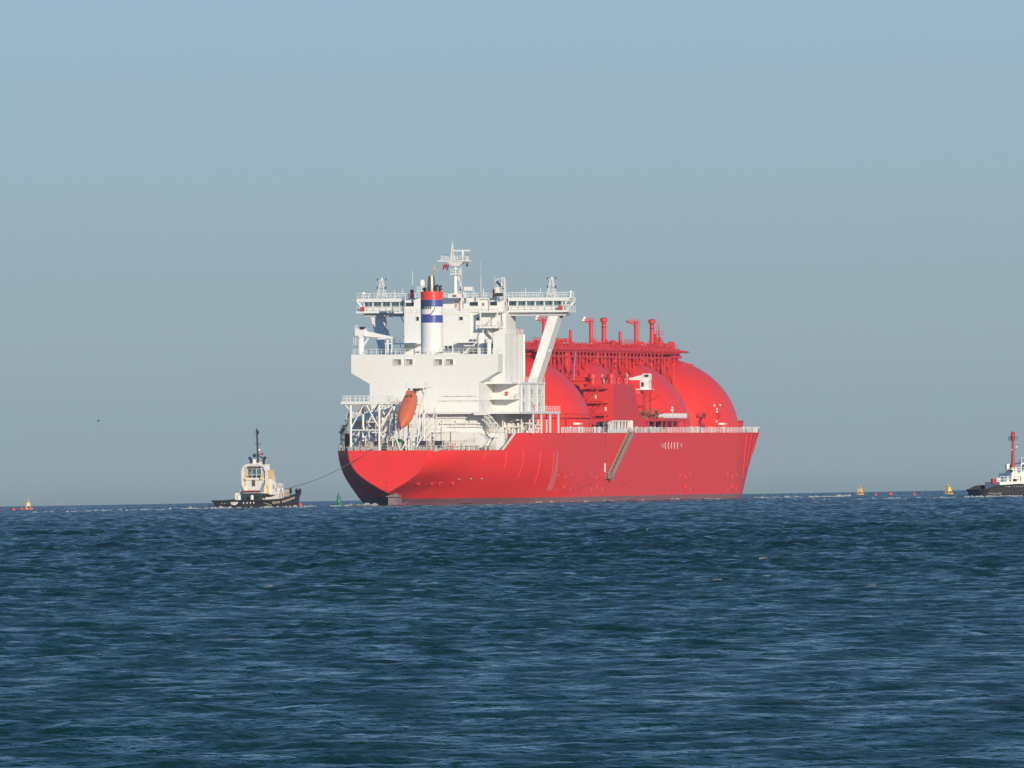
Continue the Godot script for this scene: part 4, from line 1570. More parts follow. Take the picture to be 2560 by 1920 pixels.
func ship_tanks() -> void:
	for c in TANKS:
		var prof := [Vector2(TANK_R, 15.4)]
		for k in 30:
			var a := PI / 2 * k / 29.0
			prof.append(Vector2(maxf(cos(a) * TANK_R, 0.0), 15.5 + sin(a) * TANK_H))
		var d := Shape.new()
		d.lathe(P(c, 0, 0), prof, 96)
		var dome := put("tank_dome", d, M.dome, ship)
		var pl := Shape.new()
		pl.lathe(P(c, 0, 0), [Vector2(3.0, 32.0), Vector2(6.0, 33.3), Vector2(6.1, 33.8), Vector2(0, 33.8)], 28)
		put("top_platform", pl, M.red_steel, dome)
		var rl := Shape.new()
		for k in 28:
			var a0 := TAU * k / 28.0
			var a1 := TAU * (k + 1) / 28.0
			var p0 := P(c + cos(a0) * 6.0, sin(a0) * 6.0, 33.8)
			var p1 := P(c + cos(a1) * 6.0, sin(a1) * 6.0, 33.8)
			rl.bar(p0, p0 + Vector3.UP * 1.2, 0.1)
			rl.bar(p0 + Vector3.UP * 1.2, p1 + Vector3.UP * 1.2, 0.09)
			rl.bar(p0 + Vector3.UP * 0.6, p1 + Vector3.UP * 0.6, 0.07)
			if k % 2 == 0:
				rl.bar(p0, P(c + cos(a0) * 5.6, sin(a0) * 5.6, 32.0), 0.18)
		put("top_railing", rl, M.red_steel, dome)
		# lifting lugs low on the shoulder
		var lg := Shape.new()
		for k in 16:
			var a := TAU * k / 16.0
			var rr := 9.0
			var y := 15.5 + TANK_H * sqrt(1.0 - rr * rr / (TANK_R * TANK_R))
			lg.box(P(c + cos(a) * rr, sin(a) * rr, y + 0.15), Vector3(0.5, 0.5, 0.5))
		put("dome_lug", lg, M.dome, dome)
	# ring walkway round the nearest dome
	var rw := Shape.new()
	for k in 60:
		var a0 := TAU * k / 60.0
		var a1 := TAU * (k + 1) / 60.0
		for q in [[19.0, 20.2, 0.16], [19.0, 19.7, 0.14], [20.0, 20.2, 0.08]]:
			rw.bar(P(TANKS[0] + cos(a0) * q[1], sin(a0) * q[1], q[0]), P(TANKS[0] + cos(a1) * q[1], sin(a1) * q[1], q[0]), q[2])
		rw.bar(P(TANKS[0] + cos(a0) * 20.2, sin(a0) * 20.2, 19.0), P(TANKS[0] + cos(a0) * 20.2, sin(a0) * 20.2, 20.0), 0.08)
		if k % 5 == 0:
			rw.bar(P(TANKS[0] + cos(a0) * 20.1, sin(a0) * 20.1, 15.5), P(TANKS[0] + cos(a0) * 20.1, sin(a0) * 20.1, 19.0), 0.2)
	put("ring_walkway", rw, M.red_steel, ship)
	# small white signs on the domes
	for q in [[TANKS[0], 0.10], [TANKS[3], 0.16]]:
		var sg := Shape.new()
		for e in [[0.0, 2.4, 0.45], [-2.2, 0.7, 0.25]]:
			var a: float = PI / 2 + deg_to_rad(14.0) + q[1] + e[0] * 0.045
			sg.box(P(q[0] + cos(a) * 19.9, sin(a) * 19.9, 17.6), Vector3(e[1], e[2], 0.1), Basis.looking_at(-Vector3(sin(a), 0, -cos(a)), Vector3.UP))
		put("dome_sign", sg, M.mark_white, ship)
	pipe_gallery()
	machinery_house()


func pipe_gallery() -> void:
	var rng := RandomNumberGenerator.new()
	rng.seed = 12
	# deck of the gallery, in bays
	var s := 64.0
	while s < 212.0:
		var b := Shape.new()
		b.blk(-4.5, 5.0, 34.1, 34.35, s, s + 8.15)
		b.blk(4.8, 5.15, 33.7, 34.5, s, s + 8.15)
		put("gallery_deck", b, M.red_steel, ship)
		s += 8.2
	var e := Shape.new()
	e.blk(8.6, 9.0, 32.55, 32.95, 88.0, 200.0)
	e.blk(4.9, 5.25, 32.5, 32.9, 66.0, 219.0)
	e.blk(-5.2, -4.9, 32.5, 32.9, 66.0, 219.0)
	put("gallery_beam", e, M.red_steel, ship)
	var e2 := Shape.new()
	e2.blk(5.2, 8.9, 33.75, 33.95, 90.0, 206.0)
	put("side_gangway", e2, M.red_steel, ship)
	# lengthwise pipes
	for q in [[-3.2, 35.0, 0.45], [-1.6, 34.9, 0.35], [0.2, 35.1, 0.5], [1.8, 34.8, 0.3], [3.4, 35.0, 0.42], [4.4, 34.7, 0.22], [6.6, 34.4, 0.3], [7.8, 34.3, 0.22], [6.0, 33.2, 0.3], [2.0, 33.4, 0.35], [-2.0, 33.3, 0.4]]:
		var p := Shape.new()
		p.tube(P(68.0, q[0], q[1]), P(219.0, q[0], q[1]), q[2], q[2], 10)
		var x := 72.0 + rng.randf() * 4.0
		while x < 217.0:
			p.tube(P(x, q[0], q[1]), P(x + 0.3, q[0], q[1]), q[2] * 1.5, q[2] * 1.5, 10)
			x += 5.0 + rng.randf() * 6.0
		put("gallery_pipe", p, M.red_steel, ship)
	# frames and posts
	s = 68.0
	while s < 219.0:
		for p: float in [-5.0, 5.05]:
			var y := dome_y(s, p)
			var po := Shape.new()
			po.bar(P(s, p, y - 0.2), P(s, p, 36.0), 0.3)
			if y < 31.0:
				po.bar(P(s, p, 32.6), P(s + 3.4, p, maxf(dome_y(s + 3.4, p), 27.5)), 0.2)
			put("gallery_post", po, M.red_steel, ship)
		var cr := Shape.new()
		cr.blk(-5.0, 5.0, 35.55, 35.75, s - 0.12, s + 0.12)
		cr.bar(P(s, -5.0, 33.0), P(s, 5.0, 34.1), 0.16)
		put("gallery_frame", cr, M.red_steel, ship)
		s += 3.3
	s = 90.0
	while s < 194.0:
		var y := dome_y(s, 8.8)
		var po := Shape.new()
		po.bar(P(s, 8.8, maxf(y, 26.0 if y < 20.0 else 15.5) - 0.2), P(s, 8.8, 33.8), 0.26 + 0.2 * float(rng.randf() < 0.25))
		if rng.randf() < 0.6:
			po.bar(P(s, 8.8, 32.7), P(s + 2.6, 8.8 + rng.randf() * 1.2, maxf(dome_y(s + 2.6, 9.6), 27.0)), 0.2)
		put("gallery_post", po, M.red_steel, ship)
		s += 2.6 + rng.randf() * 0.8
	for k in 120:
		var ss := 96.0 + rng.randf() * 112.0
		var p := rng.randf_range(-4.0, 8.6)
		var y := maxf(dome_y(ss, p), 24.0 + rng.randf() * 4.0)
		var po := Shape.new()
		po.tube(P(ss, p, y - 0.2), P(ss + rng.randf_range(-2.5, 2.5), p, 33.6), 0.08 + 0.3 * rng.randf() * rng.randf(), -1.0, 7)
		if k % 4 == 0:
			po.box(P(ss, p, 31.0 + rng.randf() * 2.0), Vector3(0.8, 0.5 + rng.randf(), 0.9 + rng.randf()))
		if k % 5 == 0:
			po.tube(P(ss, p, 29.0 + rng.randf() * 3.0), P(ss + 4.0, p + 0.5, 30.0 + rng.randf() * 2.0), 0.22, -1.0, 7)
		put("standing_pipe", po, M.red_steel, ship)
	# deep cross frames in the gaps between the domes
	for c: float in [111.5, 153.4, 195.6]:
		for p: float in [-9.0, -3.0, 3.0, 9.0]:
			var po := Shape.new()
			for e3 in [-1.6, 1.6]:
				po.bar(P(c + e3, p, maxf(dome_y(c + e3, p), 15.5)), P(c + e3, p, 33.0), 0.34)
			po.bar(P(c - 1.6, p, 32.0), P(c + 1.6, p, 26.0), 0.2)
			po.bar(P(c + 1.6, p, 26.0), P(c - 1.6, p, 20.0), 0.2)
			put("gap_tower", po, M.red_steel, ship)
		for y: float in [20.0, 26.0, 30.0]:
			var po := Shape.new()
			po.blk(-9.0, 9.0, y - 0.15, y + 0.15, c - 1.7, c - 1.4)
			put("gap_beam", po, M.red_steel, ship)
	var bp := Shape.new()
	bp.tube(P(113.0, 8.2, 28.0), P(113.0, 8.2, 33.6), 0.62, 0.62, 12)
	bp.tube(P(112.0, 8.6, 27.6), P(112.0, 15.0, 27.4), 0.6, 0.6, 12)
	put("large_pipe", bp, M.red_steel, ship)
	var hs := Shape.new()
	hs.tube(P(118.0, 8.9, 33.6), P(107.5, 11.5, 27.6), 0.16, 0.16, 7)
	put("hose", hs, paint(lin(0.40, 0.26, 0.42), 0.6), ship)
	# railings along the gallery
	var r := Shape.new()
	for p: float in [-4.6, 5.1]:
		railing(r, [P(66.0, p, 34.3), P(219.0, p, 34.3)], 1.7, 1.5, 0.05)
	railing(r, [P(90.0, 8.9, 33.9), P(206.0, 8.9, 33.9)], 1.15, 1.4, 0.05)
	put("gallery_railing", r, M.red_steel, ship)
	# manifold heads, valves and boxes standing on the gallery
	for c in TANKS:
		var v := Shape.new()
		for k in 22:
			var q := P(c + rng.randf_range(-6, 6), rng.randf_range(-3.5, 4.0), 33.8)
			v.tube(q, q + Vector3.UP * (1.6 + rng.randf() * 1.4), 0.22 + rng.randf() * 0.3, -1.0, 8)
			if k % 3 == 0:
				v.ball(q + Vector3.UP * 2.6, 0.5, 8)
		v.blk(-1.5, 2.5, 35.2, 36.4, c - 3.0, c + 3.0)
		put("tank_valves", v, M.red_steel, ship)
	for q in [[102.0, 36.0], [118.0, 36.0], [127.0, 36.0], [149.0, 36.0], [178.0, 36.0], [184.0, 36.0], [206.0, 36.0]]:
		var b := Shape.new()
		railing(b, [P(q[0] - 2.5, 4.4, 35.8), P(q[0] + 3.5, 4.4, 35.8)], 1.1, 1.0, 0.05)
		b.blk(0.0, 4.4, 35.6, 35.8, q[0] - 2.5, q[0] + 3.5)
		put("high_platform", b, M.red_steel, ship)
	for q in [[126.0, 36.1, 1.6], [192.0, 36.0, 1.1], [148.0, 36.2, 0.8]]:
		var b := Shape.new()
		b.box(P(q[0], 4.6, 35.9), Vector3(0.4, 0.35, q[2] * 2.0))
		put("white_cover", b, M.mark_white, ship)
	# vent risers over the tanks
	for c: float in [132.4, 174.0, 215.6]:
		var v := Shape.new()
		v.lathe(P(c, 0, 0), [Vector2(0.95, 35.0), Vector2(0.7, 36.2), Vector2(0.52, 36.4), Vector2(0.52, 41.0), Vector2(0.85, 41.2), Vector2(0.85, 41.7), Vector2(0.5, 42.0), Vector2(0, 42.05)], 14)
		for y: float in [39.9, 40.8]:
			v.lathe(P(c, 0, 0), [Vector2(0.55, y), Vector2(1.1, y), Vector2(1.1, y + 0.08), Vector2(0.55, y + 0.08)], 12)
		v.bar(P(c, -2.2, 35.6), P(c, 0, 37.5), 0.14)
		v.bar(P(c, 2.2, 35.6), P(c, 0, 37.5), 0.14)
		put("vent_riser", v, M.red_steel, ship)
	for c: float in [104.0, 145.8, 187.9]:
		var v := Shape.new()
		v.tube(P(c, 0, 34.2), P(c, 0, 38.7), 0.4, 0.36, 10)
		v.ball(P(c, 0, 38.7), 0.36, 8)
		put("vent_post", v, M.red_steel, ship)
	# light posts with an arm to port
	var k2 := 0
	for c: float in [123.8, 163.0, 201.6]:
		var v := Shape.new()
		v.tube(P(c, 0, 34.2), P(c, 0, 41.4), 0.46, 0.42, 10)
		v.blk(-1.8, 0.5, 40.9, 41.15, c - 0.4, c + 0.4)
		railing(v, [P(c, -1.7, 41.15), P(c, 0.6, 41.15)], 0.8, 0.6, 0.05)
		v.bar(P(c, -1.2, 41.0), P(c, -0.3, 40.2), 0.16)
		for q in 16:
			v.bar(P(c + 1.1, 0.0, 34.6 + q * 0.42), P(c + 1.1, 0.6, 34.6 + q * 0.42), 0.06)
		v.bar(P(c + 1.1, 0.0, 34.4), P(c + 1.1, 0.0, 41.6), 0.07)
		v.bar(P(c + 1.1, 0.6, 34.4), P(c + 1.1, 0.6, 41.6), 0.07)
		put("light_post", v, M.red_steel, ship)
		var l := Shape.new()
		var n := 2 if k2 < 2 else 1
		for q in n:
			l.lathe(P(c, -1.9 + q * 0.3, 41.0 + q * 0.55), [Vector2(0.1, 0), Vector2(0.4, 0.1), Vector2(0.42, 0.55), Vector2(0.0, 0.6)], 10)
		put("floodlight", l, M.lamp if k2 < 2 else M.red_steel, ship)
		k2 += 1
	# small signal mast at the forward end
	var fm := Shape.new()
	lattice(fm, P(221.0, 0.0, 34.0), 3.8, 1.5, 0.9, 3, 0.1)
	fm.tube(P(221.0, 0.2, 34.0), P(221.0, 0.2, 40.7), 0.2, 0.12, 8)
	for y: float in [36.6, 38.4]:
		fm.blk(-1.0, 1.2, y, y + 0.12, 220.4, 221.6)
		railing(fm, [P(220.4, -1.0, y), P(220.4, 1.2, y)], 0.9, 0.7, 0.05)
	fm.bar(P(221.0, -0.7, 34.0), P(221.0, -0.7, 38.6), 0.5)
	put("fore_mast", fm, M.red_steel, ship)
	var wp := Shape.new()
	for q in [-0.3, 0.2]:
		wp.tube(P(221.0, q, 38.6), P(221.0, q, 44.0), 0.04, 0.02, 5)
	put("antenna", wp, M.red_steel, ship)


func machinery_house() -> void:
	var h := Shape.new()
	h.hexa([P(110.0, 13.0, 15.5), P(110.0, 20.0, 15.5), P(135.0, 20.0, 15.5), P(135.0, 13.0, 15.5), P(110.0, 13.0, 26.5), P(110.0, 20.0, 26.5), P(126.8, 20.0, 26.5), P(126.8, 13.0, 26.5)])
	h.blk(13.0, 20.9, 15.5, 18.8, 109.0, 136.0)
	put("machinery_house", h, M.red_steel, ship)
	for y: float in [25.4, 22.2, 19.4]:
		var b := Shape.new()
		b.blk(13.6, 19.0, y, y + 0.15, 108.0, 110.0)
		railing(b, [P(108.05, 13.6, y), P(108.05, 19.0, y)], 1.05, 0.9, 0.05)
		put("house_balcony", b, M.red_steel, ship)
	var st := Shape.new()
	for q in [[13.2, 22.3, 17.3, 25.5], [14.8, 19.5, 18.2, 22.3]]:
		st.bar(P(108.8, q[0], q[1]), P(108.8, q[2], q[3]), 0.8, 0.25)
		st.bar(P(108.4, q[0], q[1] + 0.9), P(108.4, q[2], q[3] + 0.9), 0.1)
	put("house_stair", st, M.red_steel, ship)
	for q in [[15.9, 23.6], [18.2, 20.9]]:
		var d := Shape.new()
		d.box(P(109.95, q[0], q[1]), Vector3(0.35, 0.8, 0.12))
		put("house_sign", d, M.mark_white, ship)
	for q in [[15.0, 1.05, 26.4, 28.9], [19.3, 0.95, 26.4, 28.9]]:
		var v := Shape.new()
		v.lathe(P(110.6, q[0], 0), [Vector2(0.62, q[2]), Vector2(0.62, 27.6), Vector2(q[1], 27.7), Vector2(q[1], 28.7), Vector2(q[1] - 0.25, 28.9), Vector2(0, 28.95)], 18)
		put("mushroom_vent", v, M.red_steel, ship)
	for q in [[114.0, 19.0, 0.5], [119.0, 18.6, 0.45], [124.0, 18.8, 0.5], [112.0, 17.2, 0.7]]:
		var v := Shape.new()
		v.lathe(P(q[0], q[1], 0), [Vector2(q[2] * 0.6, 26.4), Vector2(q[2] * 0.6, 27.3), Vector2(q[2], 27.35), Vector2(q[2], 27.9), Vector2(0, 28.0)], 12)
		put("mushroom_vent", v, M.red_steel, ship)
	for q in [[112.5, 16.8, 28.2], [113.0, 13.4, 28.0], [118.0, 21.0, 28.4], [110.8, 17.6, 27.2]]:
		var v := Shape.new()
		v.box(P(q[0], q[1], q[2]), Vector3(0.35, 0.9, 0.5))
		v.bar(P(q[0], q[1], 26.4), P(q[0], q[1], q[2]), 0.14)
		put("white_valve", v, M.mark_grey, ship)
	var tk := Shape.new()
	tk.tube(P(110.5, 11.6, 18.0), P(110.5, 11.6, 23.8), 1.0, 1.0, 14)
	tk.blk(10.5, 14.4, 26.4, 27.0, 108.0, 112.0)
	tk.path([P(109.0, 13.4, 21.4), P(109.0, 14.0, 19.0), P(109.0, 14.2, 15.6)], 0.3, 8)
	put("riser_pipe", tk, M.red_steel, ship)
	# hose davit and open bays along the ship's side
	var hd := Shape.new()
	hd.path([P(101.0, 20.5, 15.6), P(101.0, 20.5, 19.6), P(101.0, 20.9, 20.1), P(101.0, 21.5, 20.1), P(101.0, 21.7, 19.6)], 0.17, 7)
	put("davit", hd, M.red_steel, ship)
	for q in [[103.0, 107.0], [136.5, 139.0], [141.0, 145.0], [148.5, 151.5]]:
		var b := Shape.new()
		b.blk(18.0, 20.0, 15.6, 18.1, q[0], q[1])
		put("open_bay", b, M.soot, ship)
	# deck crane
	var c := Shape.new()
	c.lathe(P(144.7, 18.0, 0), [Vector2(1.3, 15.5), Vector2(1.15, 16.5), Vector2(1.15, 24.6), Vector2(1.6, 25.2), Vector2(1.6, 25.4)], 18)
	put("deck_crane_pedestal", c, M.red_steel, ship)
	var ch := Shape.new()
	ch.hexa([P(143.6, 16.9, 25.5), P(143.6, 19.0, 25.5), P(145.8, 19.0, 25.5), P(145.8, 16.9, 25.5), P(143.6, 16.9, 27.4), P(143.6, 18.9, 27.4), P(145.8, 18.9, 27.4), P(145.8, 16.9, 27.4)])
	ch.blk(16.2, 19.4, 25.25, 25.5, 142.8, 146.4)
	put("deck_crane_house", ch, M.white_steel, ship)
	var cw := Shape.new()
	cw.box(P(143.55, 17.5, 26.5), Vector3(0.6, 1.0, 0.1))
	put("cab_window", cw, M.dark_glass, ship)
	var cj := Shape.new()
	cj.hexa([P(144.0, 19.1, 27.4), P(144.0, 14.2, 27.55), P(145.4, 14.2, 27.55), P(145.4, 19.1, 27.4), P(144.0, 17.4, 28.7), P(144.0, 14.2, 27.95), P(145.4, 14.2, 27.95), P(145.4, 17.4, 28.7)])
	cj.blk(17.4, 19.15, 27.4, 28.95, 143.9, 145.5)
	put("deck_crane_jib", cj, M.white_steel, ship)
	var cg := Shape.new()
	cg.box(P(143.85, 18.4, 28.5), Vector3(0.9, 0.5, 0.4))
	put("crane_motor", cg, M.black, ship)
	var hk := Shape.new()
	hk.path([P(144.0, 18.6, 23.0), P(144.0, 20.0, 23.2), P(144.0, 20.8, 23.6), P(144.0, 21.1, 24.2)], 0.16, 6)
	hk.blk(17.0, 19.0, 21.6, 24.4, 138.0, 140.0)
	hk.blk(17.4, 18.6, 18.6, 21.6, 139.0, 140.0)
	put("crane_arm_rest", hk, M.red_steel, ship)
	var ld := Shape.new()
	for k in 20:
		ld.bar(P(141.0, 17.0, 17.0 + k * 0.4), P(141.0, 17.6, 17.0 + k * 0.4), 0.07)
	ld.bar(P(141.0, 17.0, 16.0), P(141.0, 17.0, 25.0), 0.08)
	ld.bar(P(141.0, 17.6, 16.0), P(141.0, 17.6, 25.0), 0.08)
	put("crane_ladder", ld, M.mark_grey, ship)


func ship_deck_gear() -> void:
	var rng := RandomNumberGenerator.new()
	rng.seed = 90
	# loading manifold on its platform
	var mp := Shape.new()
	mp.blk(18.6, 21.6, 18.2, 18.7, 134.0, 166.0)
	for s: float in [134.5, 140.0, 146.0, 150.0, 155.0, 160.0, 165.5]:
		mp.blk(21.2, 21.5, 15.5, 18.2, s - 0.15, s + 0.15)
	put("manifold_platform", mp, M.red_steel, ship)
	for k in 12:
		var s := 146.4 + k * 1.75
		var f := Shape.new()
		f.tube(P(s, 19.0, 19.4), P(s, 21.7, 19.4), 0.42, 0.42, 10)
		f.tube(P(s, 21.6, 19.4), P(s, 21.8, 19.4), 0.62, 0.62, 12)
		put("manifold_flange", f, M.mark_white, ship)
	var pi := Shape.new()
	for k in 34:
		var a := P(134.0 + rng.randf() * 14.0, 18.6 + rng.randf() * 2.4, 18.7)
		var b := a + Vector3(rng.randf_range(-1, 1), 1.0 + rng.randf() * 1.3, rng.randf_range(-2.5, 2.5))
		pi.tube(a, b, 0.09 + rng.randf() * 0.1, -1.0, 6)
		pi.tube(b, b + Vector3(rng.randf_range(-0.5, 0.5), 0.0, rng.randf_range(-3, 3)), 0.1, 0.1, 6)
	put("manifold_pipes", pi, paint(lin(0.30, 0.12, 0.06), 0.6), ship)
	var sg := Shape.new()
	sg.box(P(160.0, 20.0, 20.7), Vector3(0.2, 0.4, 2.0))
	sg.box(P(160.0, 20.0, 21.3), Vector3(0.2, 0.4, 0.8))
	sg.bar(P(160.0, 20.0, 18.7), P(160.0, 20.0, 20.6), 0.12)
	put("manifold_sign", sg, M.mark_white, ship)
	# white railing along the deck edge, broken at the gangway
	for q in [[57.5, 92.5], [115.0, 237.0]]:
		var s: float = q[0]
		while s < q[1]:
			var e := minf(s + 9.0, q[1])
			for side: float in [1.0, -1.0]:
				var r := Shape.new()
				var t := s
				while t < e - 0.4:
					var hh := half(t, 15.5) - 0.25
					var w := 0.34 if rng.randf() < 0.75 else 0.6
					if side > 0.0 and rng.randf() < 0.06:
						w = 1.1
					r.box(P(t, side * hh, 16.15), Vector3(0.06, 1.35 if rng.randf() < 0.8 else 1.6, w))
					t += 1.3
				for y: float in [16.15, 16.75]:
					r.bar(P(s, side * (half(s, 15.5) - 0.25), y), P(e, side * (half(e, 15.5) - 0.25), y), 0.06)
				put("deck_railing", r, M.mark_white, ship)
			s = e
	for s: float in [66.0, 73.0, 75.5, 86.0, 90.0, 121.0, 133.0, 168.0, 173.0, 196.0, 214.0, 218.5]:
		var m := Shape.new()
		m.lathe(P(s, half(s, 15.5) - 0.9, 15.5), [Vector2(0.2, 0), Vector2(0.2, 0.8), Vector2(0.42, 0.9), Vector2(0.4, 1.3), Vector2(0.2, 1.45), Vector2(0, 1.5)], 10)
		put("deck_vent", m, M.white_steel, ship)
	# railed crate-like landing at the head of the gangway
	var gl := Shape.new()
	gl.blk(21.8, 23.3, 15.55, 15.7, 95.0, 113.6)
	for k in 15:
		var s := 95.3 + k * 1.22
		gl.bar(P(s, 22.9, 15.7), P(s + rng.randf_range(-0.6, 0.9), 22.9, 18.1), 0.2, 0.1)
	gl.bar(P(95.0, 22.95, 16.0), P(113.4, 22.95, 16.0), 0.2, 0.4)
	gl.bar(P(95.0, 22.9, 17.6), P(99.0, 22.9, 18.2), 0.3)
	gl.bar(P(99.0, 22.9, 18.2), P(113.0, 22.9, 18.2), 0.3)
	gl.bar(P(113.2, 22.95, 15.7), P(113.2, 22.95, 18.3), 1.3, 0.3)
	put("gangway_landing", gl, M.white_steel, ship)
	var gd := Shape.new()
	gd.blk(21.6, 21.9, 15.7, 17.9, 95.6, 112.0)
	put("landing_screen", gd, paint(lin(0.14, 0.16, 0.13), 0.7), ship)
	# gangway down the ship's side
	var a := P(111.6, 23.9, 15.7)
	var b := P(93.4, 23.9, 5.6)
	var gw := Shape.new()
	for e: float in [-0.45, 0.45]:
		gw.bar(a + Vector3(e, 0, 0), b + Vector3(e, 0, 0), 0.14, 0.4)
	gw.bar(a, b, 0.8, 0.06)
	put("gangway", gw, M.aluminium, ship)
	for k in 30:
		var st := Shape.new()
		var q := a.lerp(b, (k + 0.5) / 30.0)
		st.box(q + Vector3(0, 0.12, 0), Vector3(0.85, 0.06, 0.34))
		put("gangway_step", st, M.mark_grey, ship)
	var gr := Shape.new()
	for e: float in [-0.5, 0.5]:
		for k in 13:
			var q := a.lerp(b, k / 12.0) + Vector3(e, 0.1, 0)
			gr.bar(q, q + Vector3.UP * 1.1, 0.09)
		for y: float in [0.65, 1.2]:
			gr.bar(a + Vector3(e, y, 0), b + Vector3(e, y, 0), 0.09)
	put("gangway_railing", gr, paint(lin(0.46, 0.33, 0.20), 0.6), ship)
	var gf := Shape.new()
	gf.box(b + Vector3(0, -0.1, 0.8), Vector3(1.3, 0.15, 2.2))
	gf.tube(b + Vector3(-0.6, -0.3, 0.2), b + Vector3(0.6, -0.3, 0.2), 0.3, 0.3, 10)
	railing(gf, [b + Vector3(0.6, 0, 1.8), b + Vector3(-0.6, 0, 1.8)], 1.1, 0.6, 0.06)
	put("gangway_foot", gf, M.aluminium, ship)
	# rope ladder hanging beside it
	var rl := Shape.new()
	for e: float in [-0.16, 0.16]:
		rl.bar(P(92.9 + e, 23.32, 17.2), P(92.9 + e, 23.32, 1.8), 0.06)
	for k in 44:
		rl.box(P(92.9, 23.34, 2.0 + k * 0.34), Vector3(0.1, 0.05, 0.5))
	put("rope_ladder", rl, M.ladder, ship)
	# posts with lamps on the fore part of the deck
	var fp := Shape.new()
	fp.tube(P(196.0, 21.0, 15.5), P(196.0, 21.0, 21.9), 0.16, 0.14, 8)
	fp.bar(P(196.0, 20.2, 21.7), P(196.0, 21.8, 21.7), 0.14)
	fp.blk(20.6, 21.4, 18.9, 19.1, 195.0, 197.0)
	railing(fp, [P(195.0, 20.6, 19.1), P(195.0, 21.4, 19.1), P(197.0, 21.4, 19.1)], 1.0, 0.6, 0.06)
	put("fore_light_post", fp, M.red_steel, ship)
	for q in [[20.3, 21.8], [21.7, 21.9], [20.9, 21.0], [20.9, 20.4], [20.8, 18.2]]:
		var l := Shape.new()
		l.ball(P(195.6, q[0], q[1]), 0.26, 8)
		put("floodlight", l, M.lamp, ship)
	var wm := Shape.new()
	wm.tube(P(181.2, 21.0, 15.5), P(181.2, 21.0, 19.0), 0.3, 0.3, 10)
	wm.blk(20.2, 21.8, 18.9, 19.1, 180.0, 182.4)
	railing(wm, [P(180.0, 20.2, 19.1), P(180.0, 21.8, 19.1), P(182.4, 21.8, 19.1)], 0.9, 0.5, 0.06)
	wm.blk(20.3, 21.7, 16.3, 17.0, 180.0, 182.4)
	put("fire_monitor", wm, paint(lin(0.25, 0.02, 0.025), 0.6), ship)
	var bx := Shape.new()
	bx.blk(13.6, 15.1, 15.5, 18.3, 238.5, 241.0)
	bx.blk(13.4, 15.3, 18.2, 18.4, 238.3, 241.2)
	put("bow_locker", bx, M.red_steel, ship)
	var bl := Shape.new()
	bl.bar(P(239.0, 16.5, 16.9), P(247.0, 14.5, 17.3), 0.2)
	bl.blk(11.0, 13.0, 16.6, 17.6, 245.0, 248.0)
	put("bow_gear", bl, M.winch, ship)


# ---------------------------------------------------------------- tugs

func tug_hull(o: Node3D, L: float, B: float, sheer_t: Array, beam_t: Array, mat: Material) -> void:
	var side_sheet := Shape.new()
	var deck := Shape.new()
	for side: float in [-1.0, 1.0]:
		var g := []
		for i in 41:
			var s := L * i / 40.0
			var top := tab(sheer_t, s)
			var w := tab(beam_t, s) * B * 0.5
			var line := []
			for k in 7:
				var t := k / 6.0
				var y := lerpf(-0.8, top, t)
				var ww := w * lerpf(0.80, 1.0, pow(t, 0.7))
				var ss := s + (1.0 - t) * (-1.6 if s > L * 0.85 else 0.0) + (1.0 - t) * (0.5 if s < 0.5 else 0.0)
				line.append(P(ss, side * ww, y))
			g.append(line)
		sheet_out(side_sheet, g, side)
		if side > 0.0:
			for i in 40:
				var s0 := L * i / 40.0
				var s1 := L * (i + 1) / 40.0
				var y0 := tab(sheer_t, s0) - 0.75
				var y1 := tab(sheer_t, s1) - 0.75
				var w0 := tab(beam_t, s0) * B * 0.5 - 0.02
				var w1 := tab(beam_t, s1) * B * 0.5 - 0.02
				deck.quad(P(s0, -w0, y0), P(s0, w0, y0), P(s1, w1, y1), P(s1, -w1, y1), Vector3.UP)
	# stern plate
	for k in 6:
		var a := []
		for q: float in [k / 6.0, (k + 1) / 6.0]:
			var top := tab(sheer_t, 0.0)
			var w := tab(beam_t, 0.0) * B * 0.5 * lerpf(0.80, 1.0, pow(q, 0.7))
			a.append([w, lerpf(-0.8, top, q), (1.0 - q) * 0.5])
		side_sheet.quad(P(a[0][2], -a[0][0], a[0][1]), P(a[0][2], a[0][0], a[0][1]), P(a[1][2], a[1][0], a[1][1]), P(a[1][2], -a[1][0], a[1][1]), Vector3(0, 0, 1))
	put("hull", side_sheet, mat, o)
	put("deck", deck, M.deck, o)
	# rubber fender round the sheer
	var f := Shape.new()
	var pts := []
	for i in 41:
		var s := L * i / 40.0
		pts.append(P(s, tab(beam_t, s) * B * 0.5 + 0.05, tab(sheer_t, s) - 0.1))
	f.path(pts, 0.2, 7)
	var pts2 := []
	for q: Vector3 in pts:
		pts2.append(Vector3(-q.x, q.y, q.z))
	f.path(pts2, 0.2, 7)
	f.tube(pts[0], pts2[0], 0.2, 0.2, 7)
	put("fender", f, M.rubber, o)


func tyre(at: Vector3, axis: Vector3, r: float, w: float) -> Shape:
	var s := Shape.new()
	var x := axis.cross(Vector3.UP).normalized()
	var y := x.cross(axis).normalized()
	var pts := []
	for k in 13:
		var a := TAU * k / 12.0
		pts.append(at + (x * cos(a) + y * sin(a)) * r)
	s.path(pts, w, 7)
	return s


func tugs() -> void:
	tug_left()
	tug_right()


# stations of the tug's house, measured from its stern
func tug_s(s: float) -> float:
	return s - 3.0 if s <= 12.5 else 9.5 + (s - 12.5) * 0.62


func T(s: float, p: float, y: float) -> Vector3:
	return P(tug_s(s), p, y)


